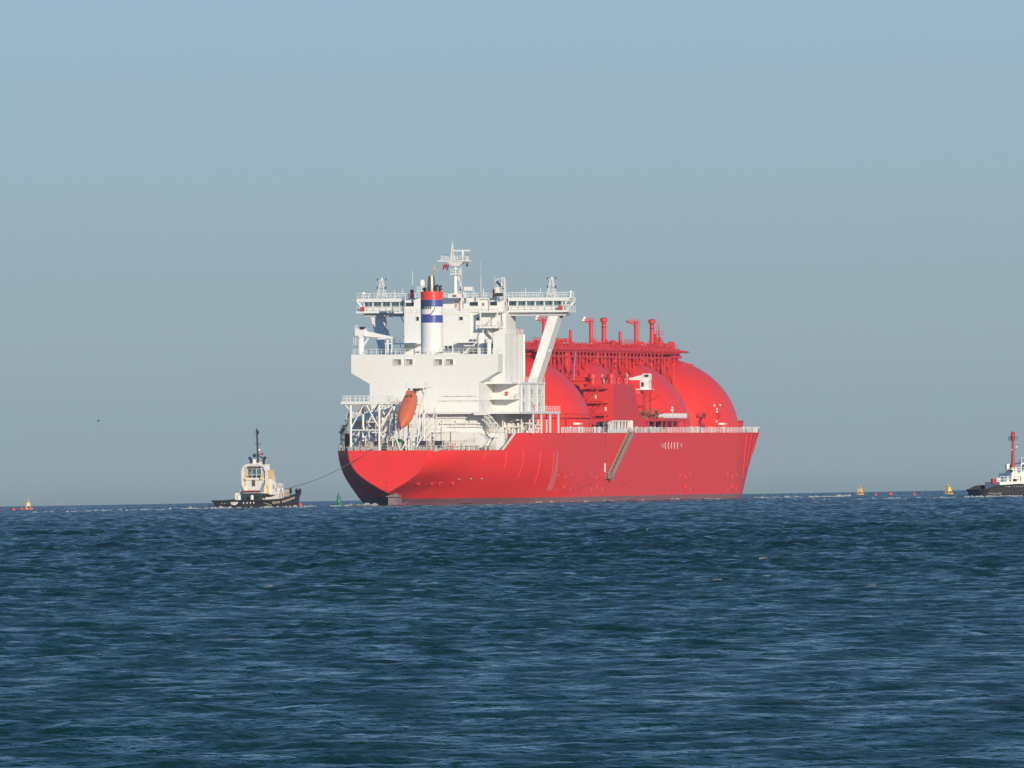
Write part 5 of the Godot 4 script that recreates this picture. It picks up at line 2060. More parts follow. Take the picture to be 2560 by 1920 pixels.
func tug_left() -> void:
	var x := -57.3
	var z := -2540.0
	var o := thing("tugboat", "black hulled tug with pale yellow house and tall black mast towing the tanker's stern", "tugboat", Vector3(x, sea_level(x, z), z), Basis(Vector3.UP, deg_to_rad(-25.0)))
	var sheer_t := [Vector2(0, 1.75), Vector2(6, 1.75), Vector2(12, 2.0), Vector2(18, 2.75), Vector2(24, 3.2), Vector2(28, 3.45)]
	var beam_t := [Vector2(0, 0.97), Vector2(4, 1.0), Vector2(15, 1.0), Vector2(20, 0.9), Vector2(24, 0.66), Vector2(28, 0.2)]
	tug_hull(o, 28.0, 10.4, sheer_t, beam_t, M.hull_black)
	# towing gear and dark opening under the house
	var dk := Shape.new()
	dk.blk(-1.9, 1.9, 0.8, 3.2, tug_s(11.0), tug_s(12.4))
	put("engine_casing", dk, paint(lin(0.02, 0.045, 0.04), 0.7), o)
	for q: float in [-2.3, 0.75]:
		var c := Shape.new()
		c.lathe(T(9.8, q, 0.8), [Vector2(0.38, 0), Vector2(0.38, 1.7), Vector2(0.3, 1.95), Vector2(0, 2.0)], 12)
		put("capstan", c, M.tug_white, o)
	for q: float in [2.1, 1.3]:
		var c := Shape.new()
		c.bar(T(9.8, q, 0.8), T(9.8, q, 3.0), 0.3)
		put("tow_post", c, M.rubber, o)
	# main house and its white arch
	var h := Shape.new()
	h.blk(-2.2, 2.2, 3.1, 5.9, tug_s(13.0), tug_s(20.0))
	h.blk(-2.4, 2.4, 3.1, 3.3, tug_s(12.0), tug_s(13.0))
	put("house", h, M.tug_white, o)
	var sd := Shape.new()
	sd.blk(1.9, 2.9, 3.0, 7.9, tug_s(13.3), tug_s(18.0))
	sd.blk(-2.9, -1.9, 3.0, 7.9, tug_s(13.3), tug_s(18.0))
	put("side_trunk", sd, M.buff, o)
	var bd := Shape.new()
	bd.blk(-2.4, 1.6, 3.35, 3.75, tug_s(11.8), tug_s(12.0))
	put("dodger", bd, M.maroon, o)
	var dr := Shape.new()
	dr.blk(-0.75, 0.0, 4.6, 5.9, tug_s(12.92), tug_s(13.0))
	put("house_door", dr, paint(lin(0.10, 0.08, 0.05), 0.6), o)
	var lad := Shape.new()
	lad.bar(T(12.6, 1.3, 3.3), T(12.6, 2.2, 5.4), 0.2)
	lad.bar(T(12.6, 1.6, 3.3), T(12.6, 2.5, 5.4), 0.12)
	put("house_ladder", lad, M.mark_grey, o)
	var wf := Shape.new()
	wf.blk(-2.4, 2.3, 5.9, 6.15, tug_s(12.6), tug_s(19.5))
	wf.blk(-1.95, 1.85, 6.15, 6.35, tug_s(12.95), tug_s(13.1))
	wf.blk(-1.95, 1.85, 8.2, 8.9, tug_s(12.95), tug_s(13.1))
	wf.blk(-1.95, -1.75, 6.35, 8.2, tug_s(12.95), tug_s(13.1))
	wf.blk(1.45, 1.65, 6.35, 8.2, tug_s(12.95), tug_s(13.1))
	wf.blk(-1.9, 1.9, 8.9, 9.1, tug_s(12.8), tug_s(18.2))
	wf.blk(-1.95, -1.8, 6.15, 8.9, tug_s(13.1), tug_s(18.0))
	wf.blk(1.75, 1.9, 6.15, 8.9, tug_s(13.1), tug_s(18.0))
	put("wheelhouse", wf, M.tug_white, o)
	for k in 3:
		var w := Shape.new()
		w.box(T(13.0, -1.2 + k * 1.05, 7.3), Vector3(0.92, 1.75, 0.03))
		put("window", w, M.glass, o)
		var w2 := Shape.new()
		w2.box(T(17.9, -1.2 + k * 1.05, 7.5), Vector3(0.92, 1.3, 0.03))
		put("window", w2, M.glass, o)
	var mu := Shape.new()
	for q: float in [-0.67, 0.4]:
		mu.blk(q - 0.05, q + 0.05, 6.35, 8.2, tug_s(12.9), tug_s(13.05))
	mu.blk(-1.75, 1.45, 6.95, 7.02, tug_s(12.85), tug_s(12.95))
	put("window_bar", mu, M.tug_white, o)
	var hd := Shape.new()
	hd.blk(-1.7, 1.4, 8.3, 8.6, tug_s(12.75), tug_s(12.9))
	put("sun_hood", hd, M.soot, o)
	var cn := Shape.new()
	cn.blk(-1.6, 1.5, 6.3, 6.8, tug_s(14.6), tug_s(15.4))
	cn.blk(0.9, 1.2, 6.3, 7.7, tug_s(15.6), tug_s(15.9))
	put("console", cn, M.soot, o)
	var arch := Shape.new()
	var ap := [[-2.45, 3.2], [-2.3, 4.2], [-2.72, 4.8], [-2.75, 7.7], [-2.3, 8.7], [-1.4, 9.05], [1.4, 9.05], [2.3, 8.7], [2.75, 7.7], [2.72, 4.8], [2.3, 4.2], [2.45, 3.2]]
	for k in ap.size() - 1:
		if k >= 0:
			arch.bar(T(12.7, ap[k][0], ap[k][1]), T(12.7, ap[k + 1][0], ap[k + 1][1]), 0.46, 0.5)
	put("arch", arch, M.tug_white, o)
	for q: float in [-1.95, 1.75]:
		var l := Shape.new()
		l.tube(T(12.5, q, 6.25), T(12.2, q, 6.25), 0.27, 0.27, 10)
		put("searchlight", l, paint(lin(0.85, 0.74, 0.42), 0.3), o)
		var l2 := Shape.new()
		l2.box(T(12.4, q + 0.3 * signf(q) * -0.9, 6.55), Vector3(0.2, 0.35, 0.2))
		put("side_lamp", l2, M.float_red, o)
	# roof: bent exhausts, mast and gear
	for e: float in [-1.0, 1.0]:
		var ex := Shape.new()
		ex.path([T(15.0, e * 1.4, 9.0), T(15.0, e * 1.4, 9.6), T(15.0, e * 1.5, 10.2), T(15.0, e * 1.9, 10.6)], 0.3, 9)
		put("exhaust", ex, M.soot, o)
	var rf := Shape.new()
	rf.lathe(T(15.0, -0.75, 9.0), [Vector2(0.45, 0), Vector2(0.36, 1.2), Vector2(0, 1.25)], 10)
	rf.box(T(15.0, 0.1, 9.2), Vector3(0.6, 0.5, 0.5))
	rf.box(T(15.0, 0.9, 9.4), Vector3(0.8, 0.5, 0.5))
	put("roof_locker", rf, M.tug_white, o)
	var m := Shape.new()
	m.tube(T(15.5, 0.0, 9.0), T(15.5, -0.15, 16.5), 0.23, 0.17, 8)
	m.bar(T(15.5, -0.9, 13.4), T(15.5, 0.65, 13.4), 0.09)
	m.bar(T(15.5, -0.7, 16.05), T(15.5, 0.3, 16.05), 0.09)
	m.box(T(15.5, 0.12, 15.7), Vector3(0.35, 0.6, 0.2))
	m.bar(T(15.5, -0.55, 15.5), T(15.5, -0.15, 15.4), 0.12)
	m.tube(T(15.5, -0.15, 16.3), T(15.5, -0.1, 16.9), 0.04, 0.03, 5)
	m.path([T(15.5, -0.7, 16.0), T(15.5, -0.75, 13.4)], 0.015, 4)
	m.path([T(15.5, 0.55, 13.4), T(15.5, 1.2, 9.2)], 0.015, 4)
	put("mast", m, M.soot, o)
	var md := Shape.new()
	md.lathe(T(15.4, -0.75, 10.6), [Vector2(0, 0), Vector2(0.38, 0.1), Vector2(0.42, 0.45), Vector2(0.3, 0.65), Vector2(0, 0.7)], 10)
	md.bar(T(15.4, -0.7, 10.3), T(15.4, -0.7, 11.6), 0.1)
	md.bar(T(15.4, 0.1, 11.0), T(15.4, 0.9, 10.4), 0.14)
	md.box(T(15.4, 0.85, 10.6), Vector3(0.5, 0.2, 0.3))
	put("radar", md, M.soot, o)
	var wl := Shape.new()
	wl.lathe(T(15.4, 0.35, 12.0), [Vector2(0, 0), Vector2(0.25, 0.05), Vector2(0.25, 0.3), Vector2(0, 0.4)], 8)
	wl.bar(T(15.4, 0.0, 11.9), T(15.4, 0.5, 11.9), 0.09)
	put("white_lamp", wl, M.lamp, o)
	flag_tug("ensign", o.transform * T(14.6, 0.6, 11.0), o.transform.basis)
	# forward deckhouse, starboard boxes and port clutter
	var fh := Shape.new()
	fh.blk(-3.4, 3.4, 1.0, 4.4, tug_s(18.0), tug_s(19.6))
	fh.blk(-3.4, 3.4, 1.2, 4.2, tug_s(19.6), tug_s(23.4))
	fh.blk(-2.9, 2.9, 1.6, 3.2, tug_s(23.4), tug_s(25.0))
	put("fore_house", fh, M.tug_white, o)
	var fu := Shape.new()
	fu.hexa([T(14.2, 2.9, 2.8), T(14.2, 3.5, 2.8), T(19.4, 3.5, 2.8), T(19.4, 2.9, 2.8), T(14.2, 2.9, 6.1), T(14.2, 3.5, 6.1), T(17.0, 3.5, 5.6), T(17.0, 2.9, 5.6)])
	put("side_house", fu, M.tug_white, o)
	for q in [[15.4, 4.4], [17.2, 3.9], [20.4, 2.6], [22.2, 2.7], [21.3, 3.6]]:
		var d := Shape.new()
		d.box(T(q[0], 3.5 if q[0] < 19.0 else 3.42, q[1]), Vector3(0.08, 0.9, 0.55))
		put("side_window", d, paint(lin(0.34, 0.26, 0.26), 0.5), o)
	var rl := Shape.new()
	railing(rl, [T(19.6, 3.4, 4.4), T(23.3, 3.4, 4.2), T(23.3, -3.4, 4.2)], 0.8, 0.9, 0.05)
	railing(rl, [T(14.4, 3.45, 6.0), T(16.8, 3.45, 5.7)], 0.8, 0.8, 0.05)
	put("railing", rl, M.tug_white, o)
	var bx := Shape.new()
	bx.blk(2.6, 3.7, 0.8, 2.3, tug_s(12.2), tug_s(14.0))
	bx.blk(3.0, 3.6, 0.8, 2.0, tug_s(14.6), tug_s(16.5))
	put("deck_locker", bx, M.tug_white, o)
	var bx2 := Shape.new()
	bx2.blk(-4.5, -3.6, 0.8, 3.3, tug_s(12.4), tug_s(13.4))
	bx2.blk(-3.6, -2.6, 0.8, 4.1, tug_s(13.4), tug_s(15.4))
	put("deck_locker", bx2, M.tug_white, o)
	var dv := Shape.new()
	for e: float in [-3.6, -3.0]:
		dv.bar(T(13.0, e, 2.2), T(13.4, e + 0.5, 5.2), 0.07)
	for k in 6:
		dv.bar(T(13.1, -3.5 + k * 0.08, 2.6 + k * 0.45), T(13.1, -2.9 + k * 0.08, 2.6 + k * 0.45), 0.06)
	dv.bar(T(12.8, -2.9, 0.8), T(12.8, -2.9, 3.6), 0.2)
	put("port_ladder", dv, M.mark_grey, o)
	# white plate on the stern, ports along it and pale lettering on the bow bulwark
	var pl := Shape.new()
	pl.slab(PackedVector2Array([Vector2(-0.88, 1.42), Vector2(0.85, 1.42), Vector2(0.7, 1.05), Vector2(0.3, 0.85), Vector2(0.0, 0.7), Vector2(-0.3, 0.85), Vector2(-0.72, 0.95)]), -0.06, 0.05)
	put("stern_plate", pl, M.mark_white, o)
	var plm := Shape.new()
	for k in 6:
		plm.box(P(-0.075, -0.6 + k * 0.24, 1.22), Vector3(0.12, 0.16, 0.02))
	put("plate_lettering", plm, M.mark_grey, o)
	for k in 4:
		var pt := Shape.new()
		pt.blk(2.0 + k * 0.78, 2.16 + k * 0.78, 1.0, 1.4, -0.04, 0.1)
		put("freeing_port", pt, M.mark_white, o)
	for q: float in [-3.0, -2.3]:
		var pt := Shape.new()
		pt.blk(q, q + 0.14, 1.05, 1.3, -0.04, 0.1)
		put("freeing_port", pt, M.mark_grey, o)
	for k in 15:
		var s := 7.0 + k * 0.75
		if k == 5:
			continue
		var lt := Shape.new()
		var w := tab(beam_t, s) * 5.2 + 0.05
		var y := tab(sheer_t, s) - 0.62
		lt.bar(P(s, w, y - 0.2), P(s + 0.22, w + 0.01, y + 0.25), 0.12)
		lt.bar(P(s + 0.44, w, y - 0.2), P(s + 0.22, w + 0.01, y + 0.25), 0.1)
		lt.bar(P(s + 0.02, w, y - 0.18), P(s + 0.44, w, y - 0.16), 0.08)
		put("hull_letter", lt, paint(lin(0.42, 0.36, 0.28), 0.7), o)
	var st := Shape.new()
	for k in 6:
		st.bar(P(3.0 + k * 0.6, 5.24, 1.15 - k * 0.08), P(3.6 + k * 0.6, 5.24, 1.08 - k * 0.08), 0.08, 0.12)
	put("bow_stripe", st, paint(lin(0.40, 0.34, 0.22), 0.7), o)
	for q in [[22.4, 4.1, 3.2], [24.4, 3.2, 3.4], [26.4, 2.1, 3.3], [28.1, 0.6, 3.4], [28.1, -0.8, 3.5]]:
		put("tyre_fender", tyre(P(q[0], q[1], q[2]), Vector3(0.8, 0, -0.6).normalized(), 0.42, 0.22), M.rubber, o)
	var bw := Shape.new()
	bw.blk(-1.0, 1.0, 2.2, 3.5, 22.4, 23.8)
	bw.tube(P(23.0, -1.2, 3.4), P(23.0, 1.2, 3.4), 0.5, 0.5, 10)
	put("tow_winch", bw, M.winch, o)
	# float trailing off the bow
	var fx := o.transform * P(27.6, 1.6, 0.0)
	var fb := thing("mooring_float", "pink float close under the towing tug's bow", "float", Vector3(fx.x, sea_level(fx.x, fx.z) + 0.35, fx.z))
	var fs := Shape.new()
	fs.ball(Vector3(0, 0.25, 0), 0.42, 12)
	put("float_body", fs, M.float_red, fb)
	# tow line from the tug's bow up to the tanker's stern rail
	var a := o.transform * P(23.0, 0.3, 3.9)
	var b := ship.transform * P(0.4, -3.7, 12.1)
	var l := Shape.new()
	var pts := []
	for k in 25:
		var t := k / 24.0
		pts.append(a.lerp(b, t) - Vector3.UP * 1.1 * 4.0 * t * (1.0 - t))
	l.path(pts, 0.065, 6)
	var tl := put("tow_line", l, M.rope, self)
	tag(tl, "long taut towing rope from the black masted tug up to the tanker's stern", "rope")


func flag_tug(called: String, at: Vector3, b: Basis) -> void:
	var o := thing(called, "small red flag beside the mast of the tug towing the tanker", "flag", at, b)
	var g := []
	for i in 6:
		var a := []
		for j in 4:
			var u := i / 5.0
			var t := j / 3.0
			a.append(Vector3(u * 1.0, t * 0.35 + 0.12 * u, 0.1 * sin(u * 7.0 + t)))
		g.append(a)
	var s := Shape.new()
	s.sheet(g, Vector3(0.5, 0.2, -4.0))
	put("cloth", s, M.flag_red, o)


func tug_right() -> void:
	var x := 88.0
	var z := -2350.0
	var o := thing("tugboat", "dark tug with a thick red mast, cut off by the right edge", "tugboat", Vector3(x, sea_level(x, z), z), Basis(Vector3.UP, deg_to_rad(-66.0)))
	var sheer_t := [Vector2(0, 1.5), Vector2(1.2, 1.55), Vector2(2.4, 2.05), Vector2(5, 2.25), Vector2(9.0, 2.3), Vector2(10.2, 1.9), Vector2(11.5, 1.45), Vector2(18, 1.4), Vector2(24, 2.2), Vector2(28, 3.0)]
	var beam_t := [Vector2(0, 0.55), Vector2(1, 0.82), Vector2(3, 0.97), Vector2(7, 1.0), Vector2(18, 1.0), Vector2(23, 0.9), Vector2(26, 0.62), Vector2(28, 0.15)]
	tug_hull(o, 28.0, 9.0, sheer_t, beam_t, M.hull_black)
	# red mast with its top house
	var m := Shape.new()
	m.tube(P(8.0, 1.2, 4.8), P(8.2, 1.1, 10.9), 0.36, 0.24, 10)
	m.tube(P(8.2, 1.1, 10.8), P(8.2, 1.1, 12.1), 0.38, 0.38, 10)
	m.lathe(P(8.2, 1.1, 12.1), [Vector2(0.42, 0), Vector2(0.2, 0.35), Vector2(0, 0.4)], 10)
	m.blk(0.4, 1.9, 10.75, 10.85, 7.6, 8.8)
	m.bar(P(8.2, 1.1, 12.35), P(8.9, 1.1, 12.15), 0.12)
	m.bar(P(8.2, 0.7, 9.0), P(8.8, 1.4, 9.0), 0.1)
	put("mast", m, M.mast_red, o)
	var mr := Shape.new()
	railing(mr, [P(7.6, 0.4, 10.85), P(7.6, 1.9, 10.85), P(8.8, 1.9, 10.85)], 0.7, 0.5, 0.03)
	for y: float in [6.6, 7.2, 8.0]:
		mr.box(P(7.8, 1.5, y), Vector3(0.15, 0.3, 0.15))
	put("mast_fitting", mr, M.soot, o)
	var ml := Shape.new()
	ml.lathe(P(8.8, 1.3, 9.4), [Vector2(0, 0), Vector2(0.22, 0.05), Vector2(0.2, 0.2), Vector2(0, 0.28)], 8)
	ml.ball(P(7.8, 1.4, 9.0), 0.14, 6)
	put("white_lamp", ml, M.lamp, o)
	# houses
	var h := Shape.new()
	h.blk(-3.2, 3.2, 1.3, 2.9, 4.2, 11.0)
	h.blk(-2.6, 2.9, 2.9, 4.6, 6.9, 11.0)
	h.blk(-3.4, 3.6, 1.0, 4.6, 10.2, 21.0)
	put("house", h, M.tug_white, o)
	var wh := Shape.new()
	wh.blk(-2.2, 2.6, 4.6, 4.9, 9.0, 18.0)
	wh.blk(-2.2, 2.6, 6.2, 6.5, 9.2, 16.0)
	for q in [[9.2, 2.4], [10.2, 2.4], [11.6, 2.4], [13.0, 2.4], [9.2, -2.0], [15.8, 2.4], [15.8, -2.0]]:
		wh.bar(P(q[0], q[1], 4.8), P(q[0], q[1], 6.3), 0.2)
	wh.blk(-2.0, 2.4, 6.5, 7.2, 11.0, 13.0)
	put("wheelhouse", wh, M.tug_white, o)
	for k in 4:
		var w := Shape.new()
		w.box(P(9.7 + k * 1.6, 2.42, 5.5), Vector3(0.04, 1.1, 0.9))
		put("window", w, M.dark_glass, o)
	var al := Shape.new()
	al.blk(0.2, 0.9, 4.6, 6.3, 6.9, 7.5)
	al.blk(1.6, 2.4, 4.6, 5.4, 6.9, 8.4)
	put("aft_locker", al, M.tug_white, o)
	var ab := Shape.new()
	ab.blk(0.5, 1.0, 4.7, 6.2, 7.55, 7.9)
	put("black_vent", ab, M.rubber, o)
	var dr := Shape.new()
	dr.lathe(P(4.6, 1.6, 0), [Vector2(0.42, 1.6), Vector2(0.42, 3.2), Vector2(0.5, 3.3), Vector2(0.5, 3.6), Vector2(0.2, 3.75), Vector2(0, 3.8)], 12)
	put("vent_drum", dr, M.tug_white, o)
	var dr2 := Shape.new()
	dr2.blk(0.6, 1.4, 2.5, 3.5, 3.6, 4.4)
	put("red_reel", dr2, M.mast_red, o)
	for q in [[6.3, 2.2, 3.6, 0.45], [7.3, 2.6, 4.6, 0.3]]:
		var b := Shape.new()
		b.lathe(P(q[0], q[1], 2.9), [Vector2(q[3], 0), Vector2(q[3], q[2] - 3.0), Vector2(q[3] * 0.6, q[2] - 2.75), Vector2(0, q[2] - 2.7)], 10)
		put("ventilator", b, M.tug_white, o)
	for q in [[9.2, 3.2, 3.4, 1.0, 1.2], [6.9, 2.8, 4.95, 0.35, 0.5], [7.5, 3.0, 3.15, 0.7, 0.5], [9.6, 2.9, 3.1, 0.5, 0.5], [11.0, 3.5, 4.4, 0.5, 0.7]]:
		var b := Shape.new()
		b.box(P(q[0], q[1], q[2]), Vector3(0.4, q[4], q[3]))
		put("deck_fitting", b, M.rubber if q[3] < 0.9 else M.tug_white, o)
	var rl := Shape.new()
	railing(rl, [P(4.4, 3.1, 2.9), P(10.6, 3.1, 2.9)], 1.0, 0.8, 0.04)
	railing(rl, [P(7.0, 2.8, 4.6), P(11.0, 3.4, 4.6), P(16.0, 3.5, 4.6)], 1.0, 0.8, 0.04)
	railing(rl, [P(9.2, 2.5, 6.5), P(15.8, 2.5, 6.5)], 0.9, 0.9, 0.04)
	put("railing", rl, M.tug_white, o)
	var bp := Shape.new()
	bp.bar(P(11.2, 3.7, 3.6), P(12.4, 4.1, 1.4), 0.2)
	bp.path([P(10.8, 4.2, 1.2), P(10.8, 4.2, 4.0), P(11.2, 3.4, 5.6)], 0.07, 6)
	put("boat_davit", bp, M.rubber, o)
	var pm := Shape.new()
	pm.tube(P(11.2, 0.2, 7.2), P(11.2, 0.2, 8.2), 0.06, 0.06, 6)
	pm.lathe(P(11.2, 0.2, 8.1), [Vector2(0, 0), Vector2(0.3, 0.05), Vector2(0.2, 0.25), Vector2(0, 0.3)], 8)
	put("roof_antenna", pm, M.tug_white, o)
	# pale band under the drum, two rows of pale lettering on the quarter
	var pb := Shape.new()
	for k in 6:
		var s := 3.6 + k * 0.36
		pb.bar(P(s, tab(beam_t, s) * 4.5 + 0.06, 2.05), P(s + 0.36, tab(beam_t, s + 0.36) * 4.5 + 0.06, 2.05), 0.06, 0.2)
	put("hull_band", pb, M.mark_white, o)
	for q in [[11, 1.5, 0.24, 0.72, 0.2], [8, 2.1, 0.23, 0.40, 0.14]]:
		for k in int(q[0]):
			if q[0] == 11 and k == 6:
				continue
			var s: float = q[1] + k * q[2]
			var t := Shape.new()
			t.box(P(s, tab(beam_t, s) * 4.5 * 0.965 + 0.04, q[3]), Vector3(0.06, q[4], q[2] * 0.55), Basis(Vector3.UP, atan2((tab(beam_t, s + 0.2) - tab(beam_t, s - 0.2)) * 4.5, 0.4)))
			put("hull_letter", t, M.mark_grey, o)
	for k in 7:
		var s := 6.6 + k * 0.45
		var t := Shape.new()
		t.box(P(s, 4.5 + 0.03, 2.0), Vector3(0.06, 0.14, 0.22))
		put("hull_letter", t, M.mark_grey, o)


# ---------------------------------------------------------------- buoys

func buoys() -> void:
	# yellow pillar buoys: flat float, four leaning legs, panels, lantern and cross
	var specs := [
		[75.0, -3200.0, -0.0393, 2.75, 0.0, "yellow lattice buoy at the far left, a red float close in front of it"],
		[0.0, -3350.0, 0.02831, 2.75, 1.0, "yellow lattice buoy right of the tanker's bow, the nearer to the ship of two"],
		[0.0, -2950.0, 0.0355, 2.55, 0.6, "yellow lattice buoy beside the tug with the red mast"]]
	var first: Node3D = null
	for q in specs:
		var z: float = q[1]
		var x: float = q[2] * -z
		var at := Vector3(x, sea_level(x, z), z)
		var o: Node3D
		if first == null:
			o = thing("yellow_buoy", q[5], "buoy", at, Basis(Vector3.UP, q[4]), "yellow buoys near the horizon")
			first = o
			var f := Shape.new()
			f.lathe(Vector3.ZERO, [Vector2(0.0, -0.4), Vector2(0.9, -0.4), Vector2(1.15, 0.0), Vector2(1.15, 0.32), Vector2(0.8, 0.5), Vector2(0.0, 0.52)], 18)
			put("float_body", f, M.yellow, o)
			for k in 4:
				var a := PI / 4 + PI / 2 * k
				var l := Shape.new()
				l.bar(Vector3(cos(a) * 0.78, 0.45, sin(a) * 0.78), Vector3(cos(a) * 0.42, 2.1, sin(a) * 0.42), 0.15)
				put("leg", l, M.yellow, o)
			var br := Shape.new()
			for y in [0.95, 1.5]:
				var r := lerpf(0.78, 0.42, (y - 0.45) / 1.65)
				for k in 4:
					var a := PI / 4 + PI / 2 * k
					var b := a + PI / 2
					br.bar(Vector3(cos(a) * r, y, sin(a) * r), Vector3(cos(b) * r, y, sin(b) * r), 0.1)
			put("brace", br, M.yellow, o)
			var pn := Shape.new()
			pn.box(Vector3(0, 1.4, 0.4), Vector3(0.8, 0.95, 0.06), Basis(Vector3.RIGHT, -0.28))
			pn.box(Vector3(0.4, 1.4, 0), Vector3(0.06, 0.95, 0.8), Basis(Vector3(0, 0, 1), 0.28))
			pn.box(Vector3(-0.4, 1.4, 0), Vector3(0.06, 0.95, 0.8), Basis(Vector3(0, 0, 1), -0.28))
			put("panel", pn, paint(lin(0.74, 0.55, 0.28), 0.5), o)
			var ln := Shape.new()
			ln.lathe(Vector3(0, 2.1, 0), [Vector2(0.5, 0), Vector2(0.5, 0.1), Vector2(0.2, 0.2), Vector2(0.12, 0.38), Vector2(0, 0.42)], 10)
			put("lantern", ln, M.mark_grey, o)
			var cr := Shape.new()
			cr.bar(Vector3(-0.22, 2.5, 0), Vector3(0.22, 2.9, 0), 0.08)
			cr.bar(Vector3(0.22, 2.5, 0), Vector3(-0.22, 2.9, 0), 0.08)
			put("top_mark", cr, M.yellow, o)
		else:
			o = first.duplicate()
			o.name = numbered("yellow_buoy")
			add_child(o)
			tag(o, q[5], "buoy", "yellow buoys near the horizon")
			o.transform = Transform3D(Basis(Vector3.UP, q[4]) * Basis(Vector3(0, 0, 1), 0.06), at)
	# small red floats
	var reds := [[-0.04052, 3050.0, 1.0, "red float outermost of the row at the far left"], [-0.03985, 3080.0, 1.1, "red float in the middle of the row at the far left"], [-0.03916, 3140.0, 1.0, "red float touching the foot of the far left yellow buoy"],
		[0.02956, 3170.0, 0.85, "small red float just right of the yellow buoy nearest the tanker's bow"], [0.03077, 3150.0, 1.25, "largest red float, midway between the two right hand yellow buoys"], [0.03268, 3030.0, 0.95, "small red float between the largest red float and the yellow buoy by the tug"]]
	var rf: Node3D = null
	for q in reds:
		var z: float = -q[1]
		var x: float = q[0] * q[1]
		var at := Vector3(x, sea_level(x, z), z)
		if rf == null:
			rf = thing("red_float", q[3], "float", at, Basis.IDENTITY, "red floats near the horizon")
			var s := Shape.new()
			s.lathe(Vector3.ZERO, [Vector2(0.0, -0.3), Vector2(0.45, -0.2), Vector2(0.52, 0.1), Vector2(0.42, 0.38), Vector2(0.15, 0.58), Vector2(0.0, 0.62)], 14)
			put("float_body", s, M.float_red, rf)
			var p := Shape.new()
			p.tube(Vector3(0, 0.5, 0), Vector3(0, 1.0, 0), 0.06, 0.05, 6)
			put("eye_post", p, M.float_red, rf)
		else:
			var o: Node3D = rf.duplicate()
			o.name = numbered("red_float")
			add_child(o)
			tag(o, q[3], "float", "red floats near the horizon")
			o.position = at
			o.rotation.z = 0.12 * (q[2] - 1.0)
			o.scale = Vector3.ONE * q[2]
	# green conical buoy by the tanker's stern
	var gz := -2640.0
	var gx := -0.01406 * 2640.0
	var g := thing("green_buoy", "green conical buoy on the water by the tanker's dark stern quarter", "buoy", Vector3(gx, sea_level(gx, gz), gz), Basis(Vector3(0, 0, 1), 0.03))
	var f := Shape.new()
	f.lathe(Vector3.ZERO, [Vector2(0.0, -0.4), Vector2(1.0, -0.3), Vector2(1.05, 0.1), Vector2(0.95, 0.35), Vector2(0, 0.4)], 16)
	put("float_body", f, M.buoy_green, g)
	for k in 6:
		var a := TAU * k / 6.0
		var l := Shape.new()
		l.hexa([Vector3(cos(a - 0.3) * 0.78, 0.3, sin(a - 0.3) * 0.78), Vector3(cos(a + 0.3) * 0.78, 0.3, sin(a + 0.3) * 0.78), Vector3(cos(a + 0.3) * 0.7, 0.3, sin(a + 0.3) * 0.7), Vector3(cos(a - 0.3) * 0.7, 0.3, sin(a - 0.3) * 0.7),
			Vector3(cos(a - 0.4) * 0.36, 2.2, sin(a - 0.4) * 0.36), Vector3(cos(a + 0.4) * 0.36, 2.2, sin(a + 0.4) * 0.36), Vector3(cos(a + 0.4) * 0.3, 2.2, sin(a + 0.4) * 0.3), Vector3(cos(a - 0.4) * 0.3, 2.2, sin(a - 0.4) * 0.3)])
		put("panel", l, M.buoy_green, g)
	var pn := Shape.new()
	pn.box(Vector3(0, 1.4, 0.42), Vector3(0.4, 0.9, 0.08), Basis(Vector3.RIGHT, -0.22))
	put("number_plate", pn, paint(lin(0.14, 0.36, 0.26), 0.5), g)
	var cp := Shape.new()
	cp.lathe(Vector3(0, 2.2, 0), [Vector2(0.38, 0), Vector2(0.38, 0.12), Vector2(0.1, 0.14), Vector2(0.1, 0.35), Vector2(0.28, 0.38), Vector2(0.0, 0.85)], 10)
	put("top_mark", cp, paint(lin(0.09, 0.14, 0.12), 0.6), g)


# ---------------------------------------------------------------- crew, bird, foam

